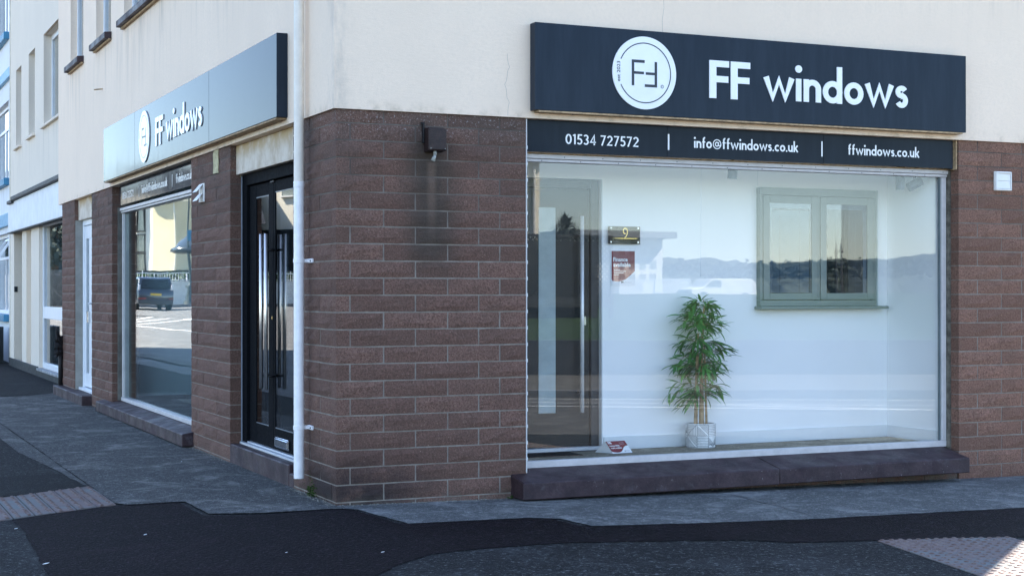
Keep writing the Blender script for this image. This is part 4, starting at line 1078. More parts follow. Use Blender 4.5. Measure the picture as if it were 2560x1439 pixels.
for c_ in range(na):
    for r_ in range(2):
        A0 = c_*2*math.pi/na; A1 = A0+2*math.pi/na; Z0 = .006+r_*(H2+.003); Z1 = Z0+H2; k = (c_*3+r_*5) % 4
        cl(A0, Z0, A0, Z1); cl(A0, Z0, A1, Z0)
        for j in range(1, 7):
            s = j/7
            if k == 0: cl(A0+(A1-A0)*s, Z0, A0, Z0+(Z1-Z0)*s); cl(A1, Z0+(Z1-Z0)*s, A0+(A1-A0)*s, Z1)
            elif k == 1: cl(A0+(A1-A0)*s, Z0, A0+(A1-A0)*s, Z0+(Z1-Z0)*s); cl(A0, Z0+(Z1-Z0)*s, A0+(A1-A0)*s, Z0+(Z1-Z0)*s)
            elif k == 2:
                mA = (A0+A1)/2; cl(A0, Z0+(Z1-Z0)*s, mA, Z0+(Z1-Z0)*abs(s-.5)*1.0); cl(mA, Z0+(Z1-Z0)*abs(s-.5), A1, Z0+(Z1-Z0)*s)
            else: cl(A0, Z0+(Z1-Z0)*s, A1, Z0+(Z1-Z0)*(s-.0))
        if k == 1: cl(A0, Z0, A1, Z1)
cl(0, PH-.006, 2*math.pi, PH-.006); 
for c_ in range(na*3): cl(c_*2*math.pi/na/3, PH-.007, (c_+1)*2*math.pi/na/3, PH-.007, .0012)
f.build('pattern', POTL, pot, fix=False)
f = MB(); f.lathe(PC, [(.0001, PH-.022), (PR-.011, PH-.024)], 24); f.build('soil', simple('grey_moss_fill', (.20, .21, .19), .95, .1, var=.4, scale=60), pot)
rn = random.Random(11)
canes = []
for i, (dx, dy, h, rr) in enumerate(((-.050, .0, .72, .010), (-.028, .018, .86, .011), (.0, -.012, 1.05, .012), (.026, .012, .90, .011), (.050, -.004, .78, .010), (.012, .03, .60, .009))):
    pts = []; lean = rn.uniform(-.03, .03)
    for k in range(9): s = k/8; pts.append(PC+Vector((dx*(1-.35*s)+lean*s*s, dy*(1-.5*s), PH-.03+s*(h-PH+.03))))
    f = MB()
    for a, b, k in zip(pts, pts[1:], range(9)): f.cyl(a, b, rr*(1-.5*k/9), rr*(1-.5*(k+1)/9), 8)
    f.build('cane', CANE, t, smooth=True); canes.append(pts)
LV = []
for k in range(5):     # bent lance-shaped leaves
    mb = MB(); L_ = .105+.013*k; W = .0112+.0014*(k % 3); n = 7; bend = .25+.16*k
    for i in range(n+1):
        s = i/n; w = W*math.sin(math.pi*min(1, s*.94+.05))**.8*(1.0 if s < .5 else 1-.25*(s-.5)); w = max(w, .0003) if i < n else .0002
        a = bend*s; x = L_*math.sin(a)/max(bend, .01) if bend else L_*s; z = -L_*(1-math.cos(a))/bend
        mb.v += [(x, -w, z+w*.25), (x, 0, z), (x, w, z+w*.25)]
    for i in range(n):
        q = i*3; mb.f += [(q, q+1, q+4, q+3), (q+1, q+2, q+5, q+4)]
    LV.append(mb.mesh('leaf', LEAF, fix=False, smooth=True))
leaves = []
# tiers of drooping twigs, width profile read as height / half spread
prof = [(.42, .20), (.47, .28), (.60, .17), (.655, .27), (.74, .30), (.80, .27), (.93, .17), (.98, .23), (1.05, .12), (1.10, .05)]
tw = MB()
for (z, sp) in prof:
    nt_ = 7 if sp > .1 else 5
    for i in range(nt_):
        a = i/nt_*2*math.pi+rn.uniform(-.35, .35)
        ca = rn.choice(canes); zz = z+rn.uniform(-.035, .035); o = PC+Vector((rn.uniform(-.03, .03), rn.uniform(-.02, .02), zz-.04))
        L_ = sp*rn.uniform(.55, .95); dirv = Vector((math.cos(a), math.sin(a)*.36, 0)); pts = []
        for k in range(6): s = k/5; pts.append(o+dirv*L_*s+Vector((0, 0, .11*s-.11*s*s*rn.uniform(.6, 1.3))))
        tw.tube(pts, .0013, 4)
        for k in range(1, 6):
            for q in range(2 if k % 2 else 1):
                p = pts[k]; ya = math.atan2(dirv.y, dirv.x)+rn.uniform(-1.15, 1.15)
                leaves.append((p, ya, rn.uniform(-.55, .60), rn.uniform(-.5, .5), rn.uniform(.75, 1.15)))
for i in range(5): leaves.append((PC+Vector((0, 0, 1.10)), i*1.3, rn.uniform(-.9, -.2), 0, .8))
for i in range(100): leaves.append((PC+Vector((rn.gauss(0, .06), rn.uniform(-.05, .05), rn.uniform(.50, 1.02))), rn.uniform(0, 6.28), rn.uniform(-.5, .8), rn.uniform(-.5, .5), rn.uniform(.7, 1.1)))
tw.build('twigs', CANE, t)['kind'] = 'stuff'
leaves = [l for l in leaves if l[0].y < .76 and l[0].y > .30]
leaves.sort(key=lambda l: l[0].y)
inner = MB()
for i, (p, ya, pitch, roll, sc_) in enumerate(leaves):
    M = Matrix.Translation(p) @ Matrix.Rotation(ya, 4, 'Z') @ Matrix.Rotation(pitch, 4, 'Y') @ Matrix.Rotation(roll, 4, 'X') @ Matrix.Scale(sc_, 4)
    me = LV[i % 5]
    if (M @ me.vertices[-2].co).y > .792: continue
    if i < 290:
        o = bpy.data.objects.new('leaf', me); COL.objects.link(o); o.matrix_world = M; o.parent = t; o.matrix_parent_inverse = Matrix.Translation(-PC)
    else:
        n = len(inner.v); inner.v += [tuple(M @ v.co) for v in me.vertices]; inner.f += [tuple(n+j for j in q.vertices) for q in me.polygons]
tag(inner.build('inner_leaves', LEAF, t, smooth=True, fix=False), kind='stuff')
# spot lamps and hanging wire
def spot(loc, dirv, label):
    t = empty('spot_lamp', loc, label, 'spot lamp', 'grey spot lamps behind the front window')
    L0 = Vector(loc); dv = Vector(dirv).normalized()
    f = MB(); f.cyl(L0+Vector((0, 0, .11)), L0+Vector((0, 0, .045)), .010, seg=10); f.cyl(L0+Vector((0, 0, .125)), L0+Vector((0, 0, .110)), .035, seg=18); f.build('stem', SPOTG, t)
    f = MB(); f.cyl(L0-dv*.058, L0+dv*.058, .036, .036, seg=20); f.build('lamp_head', SPOTG, t)
    f = MB(); f.cyl(L0-dv*.062, L0-dv*.056, .022, .026, seg=16); f.build('heat_sink', RUSTD, t)
spot((4.690, .30, 2.215), (0, .0, -1), 'straight grey spot lamp pointing down, left of the angled one')
spot((4.830, .30, 2.205), (-.85, .2, -.45), 'angled grey spot lamp near the top right of the front window')
spot((3.155, .30, 2.255), (0, .1, -1), 'single grey spot lamp above the plant, cut by the window head')
f = MB(); f.box(3.0, 4.95, .285, .315, 2.335, 2.355); tag(f.build('lamp_rail', FRAMEW), 'white lamp rail under the display ceiling holding the spot lamps', 'rail')
f = MB(); f.cyl((3.020, .53, 1.487), (3.026, .53, 2.42), .0022, seg=6); t = f.build('hanging_wire', FRAMEW); tag(t, 'thin white wire hanging down to the left of the sample window', 'wire')
f = MB(); f.lathe((3.026, .53, 2.285), [(.0001, -.006), (.006, 0), (.0001, .006)], 10); f.build('bead', FRAMEW, t)
f = MB(); f.lathe((3.020, .53, 1.484), [(.0001, -.006), (.004, 0), (.0001, .006)], 10); f.build('wire_end', FRAMEW, t)

# showroom beyond the side window
f = MB(); f.box(5.9, 6.18, .93, 11.7, FL-.02, 2.6); f.box(.25, 5.9, 8.35, 8.45, FL-.02, 2.6); tag(f.build('wall', simple('showroom_wall', (.62, .68, .70), .8, .2, var=.03)), kind='structure')
f = MB(); f.box(.22, 1.25, 2.86, 2.93, FL-.02, 2.6); tag(f.build('wall', INTW), kind='structure')
f = MB(); f.box(.6, 5.0, 3.4, 7.5, FL-.002, FL+.004); tag(f.build('carpet', CARPET), kind='structure')

def treetops(name, fn, n, size, seed):
    rn = random.Random(seed); f = MB()
    for i in range(n):
        x, y, z = fn(rn); c = Vector((x, y, z)); s_ = size*rn.uniform(.5, 1.5)
        u_ = Vector((rn.gauss(0, 1), rn.gauss(0, .6), rn.gauss(0, 1))).normalized(); v_ = u_.orthogonal().normalized()
        f.quad(c-u_*s_, c-v_*s_*.8, c+u_*s_, c+v_*s_*.8)
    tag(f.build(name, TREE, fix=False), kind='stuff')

# ================================================================== NEIGHBOURING BUILDINGS
NX = .30
nb = empty('neighbour_house', (1.5, 16.2, 0), 'yellowish cream rendered house with white shop fascia next to the shop building', 'building')
f = MB()
NWH = [(13.2, 15.905, 3.99, 5.43), (16.955, 17.765, 3.975, 5.38), (18.772, 19.552, 3.95, 5.335), (13.2, 15.9, 6.6, 8), (16.95, 17.76, 6.6, 8), (18.77, 19.55, 6.6, 8)]
GWH = [(13.0, 16.45, .135, 2.50), (17.446, 18.07, .10, 2.50), (18.67, 19.84, .02, 2.50)]
holes(f, 0, 12.03, 20.40, -.2, 9.3, NX, NX+.22, NWH+GWH); f.build('wall', CREAM2, nb)
f = MB(); f.box(NX+.22, NX+5, 12.03, 12.1, -.2, 9.3); f.box(NX+.22, NX+5, 20.3, 20.4, -.2, 9.3); f.box(NX+4.8, NX+5, 12.1, 20.3, -.2, 9.3); f.box(NX, NX+5, 12.03, 20.4, 9.3, 9.42); f.build('shell', CREAM2, nb)
for (y0, y1, z0, z1) in NWH[:3]:
    w = empty('upper_window', (.5, (y0+y1)/2, z0), parent=nb)
    f = MB(); X0 = NX+.12
    for q in ((y0, y0+.07, z0, z1), (y1-.07, y1, z0, z1), (y0+.07, y1-.07, z0, z0+.07), (y0+.07, y1-.07, z1-.09, z1)): f.box(X0, X0+.06, *q)
    f.build('frame', FRAMEW, w, bevel=.004)
    f = MB(); f.box(X0+.02, X0+.03, y0+.07, y1-.07, z0+.07, z1-.09); f.build('glass_pane', GLASS2, w)
    f = MB(); f.box(X0+.2, X0+.21, y0, y1, z0, z1); f.build('net_curtain', ROOMD, w)
    f = MB(); f.prism([(NX-.055, y0-.05, z0-.05), (NX-.055, y0-.05, z0-.01), (NX+.12, y0-.05, z0+.01), (NX+.12, y0-.05, z0-.05)], (0, y1-y0+.1, 0)); f.build('sill', CREAM2, w, bevel=.004)
f = MB(); f.box(NX+.02, NX+.025, 13.1, 15.9, 5.42, 5.429); f.build('head_strip', TIMBER, nb)
# shop fascia boards and lead capping
for a, b in ((12.04, 15.885), (15.895, 19.90)):
    f = MB(); f.box(.2, .285, a, b, 2.435, 2.958); f.build('fascia_board', FASCIA, nb, bevel=.004)
f = MB(); f.box(.14, .296, 12.04, 19.0, 2.965, 3.035); f.box(.15, .296, 19.0, 19.67, 2.93, 2.99); f.build('lead_capping', CAPBLK, nb, bevel=.008)
f = MB(); f.box(.19, .298, 12.04, 20.0, 2.415, 2.432); f.build('fascia_soffit', PLINTH, nb)
# ground floor window
w = empty('shop_window', (.38, 14.7, .14), parent=nb)
f = MB(); X0 = .355
for q in ((16.36, 16.445, .14, 2.49), (13.0, 13.08, .14, 2.49), (13.08, 16.36, .14, .23), (13.08, 16.36, 2.41, 2.49), (13.08, 16.36, .935, 1.125)): f.box(X0, X0+.07, *q)
f.build('frame', FRAMEW, w, bevel=.005)
f = MB(); f.box(X0+.03, X0+.04, 13.08, 16.36, 1.125, 2.41); f.build('glass_pane', GLASS2, w)
f = MB(); f.box(X0+.03, X0+.04, 13.08, 16.36, .23, .935); f.build('lower_pane', GLASSD, w)
f = MB(); f.box(.52, .53, 13.0, 16.44, .14, 2.5); f.build('room_blind', ROOMD, w)
f = MB(); f.box(.255, .352, 12.1, 16.43, .10, .138); f.build('tiled_sill', simple('grey_mosaic_sill', (.28, .29, .30), .6, .3, var=.5, scale=14), w, bevel=.004)
f = MB(); f.box(.27, .298, 12.04, 16.5, -.1, .10); f.box(.27, .298, 16.5, 20.4, -.1, .155); f.build('plinth', PLINTH, nb, bevel=.004)
f = MB(); f.box(.515, .53, 17.4, 18.1, .1, 2.5); f.build('slot_panel', CREAM2, nb)
d = empty('house_door', (.9, 19.2, .1), parent=nb)
f = MB(); f.box(.86, .90, 18.7, 19.8, .05, 2.4); f.build('door_leaf', PLINTH, d)
f = MB(); f.box(.855, .86, 19.0, 19.5, 1.3, 2.1); f.build('glass_pane', GLASSD, d)
f = MB(); f.box(.302, .9, 19.842, 19.9, -.1, 2.5); f.box(.302, .9, 18.6, 18.668, -.1, 2.5); f.build('porch_side', CREAM2, nb)
f = MB(); f.box(.30, .36, 19.825, 19.8405, 1.36, 1.46); f.build('key_safe', PLINTH, nb, bevel=.005)
# blue and white building
bb = empty('blue_trimmed_house', (2, 25, 0), 'white rendered house with bright blue sills and band at the far left', 'building')
f = MB(); BWH = [(21.6, 24.2, .93, 2.50), (21.6, 24.2, 3.55, 5.05), (21.6, 24.2, 6.35, 8.0)]
holes(f, 0, 20.42, 30, -.2, 9.5, .40, .62, BWH); f.box(.62, 5, 20.42, 20.5, -.2, 9.5); f.box(.40, 5, 20.42, 30, 9.5, 9.6); f.box(4.9, 5, 20.5, 30, -.2, 9.5); f.build('wall', WHITEWALL, bb)
f = MB(); f.box(.33, .40, 20.43, 30, 2.62, 2.86); f.build('blue_band', BLUEL, bb, bevel=.005)
f = MB(); f.box(.33, .40, 20.43, 30, 5.42, 5.60); f.build('blue_band', BLUEL, bb, bevel=.005)
for (y0, y1, z0, z1) in BWH:
    w = empty('window', (.5, (y0+y1)/2, z0), parent=bb)
    f = MB()
    for q in ((y0, y0+.07, z0, z1), (y1-.07, y1, z0, z1), (y0+.07, y1-.07, z0, z0+.07), (y0+.07, y1-.07, z1-.07, z1), (y0+.07, y1-.07, z1-.50, z1-.44), ((y0+y1)/2-.04, (y0+y1)/2+.04, z0+.07, z1-.5)): f.box(.49, .55, *q)
    f.build('frame', FRAMEW, w, bevel=.005)
    f = MB(); f.box(.51, .52, y0+.07, y1-.07, z0+.07, z1-.07); f.build('glass_pane', GLASS2, w)
    f = MB(); f.box(.60, .61, y0, y1, z0, z1); f.build('net_curtain', ROOMD, w)
    f = MB(); f.box(.30, .49, y0-.08, y1+.08, z0-.14, z0-.001); f.build('blue_sill', BLUEP, w, bevel=.008)
    # top-hung light standing open
    if z0 < 3:
        ax = Vector((-.55, 0, -.83)); o_ = Vector((.48, y0+.1, z1-.10))
        f = MB(); c = o_+ax*.24+Vector((0, .42, 0))
        for s, hw in ((-.20, .0), ): pass
        f.obox(c+ax*.20, (0, 1, 0), ax, ax.cross(Vector((0, 1, 0))), .42, .03, .02); f.obox(c-ax*.20, (0, 1, 0), ax, ax.cross(Vector((0, 1, 0))), .42, .03, .02)
        f.obox(c+Vector((0, .39, 0)), (0, 1, 0), ax, ax.cross(Vector((0, 1, 0))), .03, .17, .02); f.obox(c-Vector((0, .39, 0)), (0, 1, 0), ax, ax.cross(Vector((0, 1, 0))), .03, .17, .02)
        f.build('opening_light', FRAMEW, w)
f = MB(); f.cyl((.34, 20.52, -.1), (.34, 20.52, 9.5), .045, seg=10); tag(f.build('downpipe', simple('old_cream_pipe', (.55, .48, .36), .6, .3, var=.2)), 'old cream downpipe between the cream and the white house', 'drainpipe')
f = MB(); f.box(-.55, .28, 21.35, 21.6, gz(0, 21)-.1, .70); f.box(-.55, -.35, 21.6, 30, gz(0, 21)-.1, .70); tag(f.build('garden_wall', PLINTH), 'low black painted garden wall in front of the white and blue house', 'wall')
t = empty('utility_cabinet', (.02, 20.9, .14), 'white metal utility cabinet on a short post against the black garden wall', 'cabinet')
f = MB(); f.box(-.10, .145, 20.93, 21.22, .145, .67); f.build('box', CABW, t, bevel=.02)
f = MB(); f.box(-.085, .13, 20.918, 20.929, .165, .65); f.build('cover', CABW, t, bevel=.008)
f = MB(); f.cyl((.08, 21.1, -.02), (.08, 21.1, .15), .03, seg=10); f.build('post', RUSTD, t)
f = MB(); [f.cyl((-.105, 20.95, z-.02), (-.105, 20.95, z+.02), .008, seg=8) for z in (.25, .56)]; f.build('hinge', RUSTD, t)

# ================================================================== THE SIDE STREET, SEEN MIRRORED IN THE SIDE GLASS
sheet('side_street', [(-2.3, 6), (-2.3, 30), (-3.2, 74), (-22, 74), (-22, 6)], .006, ROADL)
def strip(pts, w, name, mat=PAINT, dz=.011):
    mb = MB()
    for a, b in zip(pts, pts[1:]):
        a = Vector((a[0], a[1], 0)); b = Vector((b[0], b[1], 0)); t_ = (b-a).normalized(); n_ = Vector((-t_.y, t_.x, 0))*w/2
        k = max(1, int((b-a).length/6))
        for i in range(k):
            p, q = a+(b-a)*i/k, a+(b-a)*(i+1)/k
            c = [p-n_, q-n_, q+n_, p+n_]
            for v in c: v.z = gz(v.x, v.y)+dz
            mb.quad(*c)
    return tag(mb.build(name, mat), kind='structure')
strip([(-6.3, 43), (-6.9, 38.5)], .15, 'parking_line'); strip([(-6.7, 43.5), (-10, 49.6)], .15, 'parking_line'); strip([(-7.1, 46.2), (-9.7, 52)], .15, 'parking_line')
strip([(-6.6, 39.0), (-7.3, 36.4)], .15, 'parking_line'); strip([(-9.2, 47.9), (-9.9, 50)], .15, 'parking_line'); strip([(-7.7, 49), (-9.3, 54)], .12, 'parking_line')
strip([(-2.95, 24.2), (-3.1, 17.0)], .40, 'kerb_line', PAVL, .014)
strip([(-8.75, 55.6), (-9.4, 54.0)], .5, 'dark_patch', ASPHD, .012)
f = MB(); f.obox((-18, 73.2, gz(0, 73)+.05), (1, -.02, 0), (0, 1, 0), (0, 0, 1), 6, .15, .10); tag(f.build('kerb', KERBM), kind='structure')
f = MB(); f.box(-26, -10, 73.35, 90, gz(0, 74), gz(0, 74)+.13); tag(f.build('far_pavement', PAVL), kind='structure')

def people_carrier(cx, cy, cz):
    t = empty('parked_car', (cx, cy, cz), 'dark navy people carrier parked in the side street, rear end towards the shop', 'car')
    W = .90
    prof = [(-2.10, .32), (-2.16, .55), (-2.12, .95), (-1.98, 1.02), (-1.72, 1.52), (-1.55, 1.60), (0.2, 1.62), (.75, 1.50), (1.35, 1.02), (2.05, .86), (2.15, .50), (2.08, .28)]
    def body(profile, w0, w1, zmid):
        f = MB(); n = len(profile); secs = [(-1, .93), (-.97, 1), (.97, 1), (1, .93)]
        for (s, k) in secs:
            for (y, z) in profile:
                w = w0 if z < zmid else w0-(z-zmid)*.22
                yy = y*k if abs(s) == 1 else y
                f.v.append((cx+s*w, cy+yy, cz+(z if abs(s) < 1 else z*.985)))
        for r in range(3):
            for i in range(n):
                j = (i+1) % n; f.f.append((r*n+i, r*n+j, (r+1)*n+j, (r+1)*n+i))
        f.f.append(tuple(range(n-1, -1, -1))); f.f.append(tuple(range(3*n, 4*n)))
        return f
    bd = body(prof, W, W, 1.0).build('body', CARP, t, bevel=.03, smooth=True)
    gl = simple('car_glass', (.015, .02, .022), .08, .6)
    f = MB(); f.prism([(cx-.70, cy-2.045, cz+1.06), (cx+.70, cy-2.045, cz+1.06), (cx+.62, cy-1.80, cz+1.47), (cx-.62, cy-1.80, cz+1.47)], (0, -.02, .01)); f.build('rear_window', gl, t)
    for s in (-1, 1):
        f = MB(); f.prism([(cx+s*.895, cy-1.7, cz+1.06), (cx+s*.895, cy+1.1, cz+1.06), (cx+s*.775, cy+.55, cz+1.50), (cx+s*.775, cy-1.5, cz+1.52)], (s*.02, 0, 0)); f.build('side_window', gl, t)
        f = MB(); f.box(cx+s*.74, cx+s*.875, cy-2.13, cy-2.0, cz+.96, cz+1.22); f.build('lamp_cluster', LAMPC, t, bevel=.02)
        f = MB(); f.box(cx+s*.60, cx+s*.86, cy-2.19, cy-2.10, cz+.52, cz+.58); f.build('reflector', REDL, t)
    f = MB(); f.box(cx-.26, cx+.26, cy-2.16, cy-2.12, cz+.70, cz+.81); f.build('number_plate', PLATE, t)
    f = MB(); f.box(cx-.86, cx+.86, cy-2.21, cy-2.05, cz+.28, cz+.50); f.build('bumper', CARP, t, bevel=.03)
    for sx in (-1, 1):
        for sy in (-1.35, 1.38):
            f = MB(); f.cyl((cx+sx*.70, cy+sy, cz+.32), (cx+sx*.91, cy+sy, cz+.32), .32, seg=20); wh = f.build('wheel', RUBBER, t)
            f = MB(); f.cyl((cx+sx*.905, cy+sy, cz+.32), (cx+sx*.915, cy+sy, cz+.32), .20, seg=12); f.build('rim', ALU, wh)
people_carrier(-11.95, 68.2, gz(-11, 66)+.006)
# low wall, white railing and hedge
wl = empty('retaining_wall', (-18, 76, .5), 'pale low wall with white railing on top across the side street', 'wall')
f = MB(); f.box(-30, -9, 76, 76.3, .4, 1.86); f.box(-30, -9, 75.97, 76.33, 1.86, 1.94); f.build('wall_body', WHITEB, wl)
f = MB(); f.box(-30, -9, 76.12, 76.17, 2.36, 2.40); f.box(-30, -9, 76.12, 76.17, 1.99, 2.02)
for i in range(150): x = -30+i*.14; f.box(x-.012, x+.012, 76.13, 76.16, 1.94, 2.38 if i % 10 else 2.52)
f.build('railing', FRAMEW, wl)
f = MB(); rn = random.Random(3)
for i in range(2600):
    c = Vector((rn.uniform(-24, -9), rn.uniform(76.5, 77.6), rn.uniform(1.7, 2.42))); u_ = Vector((rn.gauss(0, 1), rn.gauss(0, 1), rn.gauss(0, 1))).normalized(); v_ = u_.orthogonal().normalized()
    f.quad(c-u_*.09, c-v_*.07, c+u_*.09, c+v_*.07)
tag(f.build('hedge', HEDGE, fix=False), 'clipped green hedge behind the white railing in the side street', 'hedge')
f = MB(); f.box(-40, -8, 77.7, 110, .4, 2.55); tag(f.build('terrace', PAVL), kind='structure')
def seg_wall(A, B, z0, z1, th, name, mat, parent):
    A = Vector((A[0], A[1], 0)); B = Vector((B[0], B[1], 0)); d_ = (B-A).normalized(); n_ = Vector((-d_.y, d_.x, 0))
    f = MB(); f.prism([A+Vector((0, 0, z0)), B+Vector((0, 0, z0)), B+Vector((0, 0, z1)), A+Vector((0, 0, z1))], n_*th); return f.build(name, mat, parent)
yb = empty('yellow_house', (-16.5, 89, 2.55), 'pale yellow rendered house with tall dark stair window across the side street', 'building')
Dv = Vector((.53, .85)).normalized()
def on_face(t_): return (-17.1+Dv.x*t_, 86+Dv.y*t_)
seg_wall(on_face(0), on_face(1.85), 2.55, 7.0, 6, 'wall', YELLOWB, yb)
seg_wall(on_face(1.85), on_face(2.55), 2.55, 7.4, 6, 'wall', CREAMB, yb)
seg_wall(on_face(2.55), on_face(5.5), 2.55, 7.4, 6, 'stair_window_wall', CREAMB, yb)
f = MB(); a = on_face(2.60); b = on_face(3.45)
for k, (z0, z1) in enumerate(((2.6, 3.75), (3.85, 4.95), (5.15, 6.8))):
    f = MB(); n_ = Vector((Dv.y, -Dv.x, 0))
    f.prism([Vector((a[0], a[1], z0))+n_*.0, Vector((b[0], b[1], z0)), Vector((b[0], b[1], z1)), Vector((a[0], a[1], z1))], n_*.04); w = f.build('window', GLASSD, yb)
    f = MB()
    for q in (a, b): f.obox((q[0]+n_.x*.05, q[1]+n_.y*.05, (z0+z1)/2), (Dv.x, Dv.y, 0), n_, (0, 0, 1), .04, .05, (z1-z0)/2+.05)
    for z in (z0, z1): f.obox(((a[0]+b[0])/2+n_.x*.06, (a[1]+b[1])/2+n_.y*.06, z), (Dv.x, Dv.y, 0), n_, (0, 0, 1), .5, .05, .035)
    f.build('frame', PLINTH, w)
f = MB(); c = on_face(.9); f.obox((c[0]+Dv.y*.1, c[1]-Dv.x*.1, 7.05), (Dv.x, Dv.y, 0), (Dv.y, -Dv.x, 0), (0, 0, 1), 1.25, .28, .10); f.build('cornice', CREAMB, yb, bevel=.03)
f = MB(); c = on_face(.02); f.cyl((c[0]+Dv.y*.08, c[1]-Dv.x*.08, 2.55), (c[0]+Dv.y*.08, c[1]-Dv.x*.08, 6.9), .06, seg=8); f.build('downpipe', CREAMB, yb)
db = empty('slate_house', (-20, 94, 2.55), 'grey house with steep slate roof behind the street lamp', 'building')
f = MB(); f.box(-24, -17.2, 92, 99, 2.5, 5.9); f.build('wall', simple('grey_render', (.28, .28, .27), .9, .2, var=.1), db)
f = MB(); f.prism([(-24.4, 91.6, 5.9), (-24.4, 99.4, 5.9), (-24.4, 95.5, 9.8)], (7.6, 0, 0)); f.build('roof', SLATE, db)
for k in range(3):
    f = MB(); f.box(-23+k*2.1, -21.8+k*2.1, 91.95, 92.02, 3.9, 5.2); w = f.build('window', GLASSD, db); f = MB(); f.box(-23.08+k*2.1, -21.72+k*2.1, 91.9, 91.96, 3.80, 3.9); f.build('sill', WHITEB, w)
cb = empty('cream_hotel', (-30, 92, 2.5), 'large cream rendered block with dark ground floor across the side street', 'building')
n2 = Vector((.9, -.43)); d2 = Vector((.43, .9))
seg_wall((-31.5, 82), (-31.5+d2.x*22, 82+d2.y*22), 5.6, 10.5, 8, 'wall', CREAMB, cb)
seg_wall((-31.2, 82), (-31.2+d2.x*22, 82+d2.y*22), 2.4, 5.6, 8, 'shop_front', PLINTH, cb)
seg_wall((-31.9, 81.5), (-31.9+d2.x*23, 81.5+d2.y*23), 10.5, 10.9, 9, 'roof', SLATE, cb)
for k in range(4):
    q = (-31.5+d2.x*(2+k*5), 82+d2.y*(2+k*5)); f = MB(); f.obox((q[0]+.05, q[1], 8.7), (d2.x, d2.y, 0), (n2.x, n2.y, 0), (0, 0, 1), .6, .06, .8); w = f.build('window', GLASSD, cb)
    f = MB(); f.obox((q[0]+.12, q[1], 7.85), (d2.x, d2.y, 0), (n2.x, n2.y, 0), (0, 0, 1), .7, .12, .05); f.build('sill', WHITEB, w)
t = empty('street_lamp', (-15.5, 75, .6), 'dark green cast iron street lamp in front of the low white wall', 'street lamp')
f = MB(); f.lathe((-15.5, 75, .6), [(.30, 0), (.26, .12), (.19, .35), (.16, .9), (.20, 1.05), (.13, 1.15), (.10, 1.3), (.085, 2.9), (.10, 3.0), (.07, 3.1), (.05, 7.4)], 14); f.build('column', GREENP, t, smooth=True)
f = MB(); f.tube([(-15.5, 75, 7.9), (-15.2, 75, 8.3), (-14.6, 75, 8.3)], .04, 6); f.build('arm', GREENP, t)
f = MB(); f.obox((-14.3, 75, 8.25), (1, 0, 0), (0, 1, 0), (0, 0, 1), .35, .12, .07); f.build('lantern', GREENP, t, bevel=.03)
f = MB(); f.box(-15.95, -15.45, 74.85, 74.88, 4.15, 4.75); f.build('blue_sign', BLUEP, t)
t = empty('kiosk_canopy', (-16.3, 75.6, 1), 'dark round-edged kiosk canopy beside the street lamp', 'canopy')
f = MB(); f.lathe((-16.4, 76.2, 3.45), [(.0001, .05), (1.55, 0), (1.68, .12), (1.66, .28), (1.5, .36), (.6, 1.15), (.0001, 1.2)], 24); f.build('canopy_top', simple('glossy_dark_canopy', (.03, .045, .06), .2, .5), t, smooth=True)
f = MB(); f.cyl((-16.4, 76.6, .6), (-16.4, 76.6, 3.5), .10, seg=10); f.build('canopy_post', GREENP, t)
t = empty('keep_bollard', (-13.9, 73.9, .6), 'yellow and white keep-left bollard beside the street lamp', 'bollard')
f = MB(); f.box(-14.0, -13.78, 73.85, 74.0, .6, 1.55); f.build('post', YB, t, bevel=.05)
f = MB(); f.cyl((-13.89, 73.84, 1.32), (-13.89, 73.80, 1.32), .13, seg=14); f.build('disc', BLUEP, t)

def tree(name, loc, h, r, label, seed, n=1500, group=None, leaf=.35):
    rn = random.Random(seed); L0 = Vector(loc)
    t = empty(name, loc, label, 'tree', group)
    f = MB(); f.cyl(L0-Vector((0, 0, .3)), L0+Vector((0, 0, h*.55)), r*.10, r*.05, 8)
    for k in range(6):
        a = rn.uniform(0, 6.28); b = L0+Vector((0, 0, h*rn.uniform(.3, .5))); f.cyl(b, b+Vector((math.cos(a)*r*.6, math.sin(a)*r*.6, h*rn.uniform(.15, .3))), r*.035, r*.015, 6)
    f.build('trunk', TRUNK, t)
    cl_ = [(L0+Vector((rn.gauss(0, .42)*r, rn.gauss(0, .42)*r, h*rn.uniform(.38, .88))), rn.uniform(.22, .45)*r) for _ in range(16)]
    f = MB()
    for i in range(n):
        c, cr_ = rn.choice(cl_); d_ = Vector((rn.gauss(0, 1), rn.gauss(0, 1), rn.gauss(0, .8))).normalized(); p = c+d_*cr_*rn.uniform(.5, 1)
        u_ = Vector((rn.gauss(0, 1), rn.gauss(0, 1), rn.gauss(0, 1))).normalized(); v_ = u_.orthogonal().normalized(); s = leaf*rn.uniform(.6, 1.2)
        f.quad(p-u_*s, p-v_*s*.7, p+u_*s, p+v_*s*.7)
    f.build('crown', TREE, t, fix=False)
for i, (x, y, h, r_) in enumerate(((-9, 104, 9, 3.4), (-13, 112, 11, 4), (-6, 118, 10, 4), (-18, 120, 10, 4))):
    tree('broadleaf_tree', (x, y, .5), h, r_, ['rounded tree at the end of the side street', 'tallest tree at the end of the side street', 'bushy tree closing the side street on the shop side', 'spreading tree behind the yellow house'][i], 20+i, 1400)
mb = MB(); rn = random.Random(18); nn = 120
for k, (dy, hf) in enumerate(((0, .02), (3, .5), (7, .85), (14, 1.0), (40, .6))):
    for i in range(nn+1):
        x = -60+i*.75; h = 9.5+1.6*math.sin(i*.11)+1.2*math.sin(i*.31+2)+.8*abs(math.sin(i*.9))+rn.uniform(-.5, .6)
        mb.v.append((x+rn.uniform(-.3, .3), 138+dy+rn.uniform(-1, 1), .6+h*hf+rn.uniform(-.3, .3)*(1 if k else 0)))
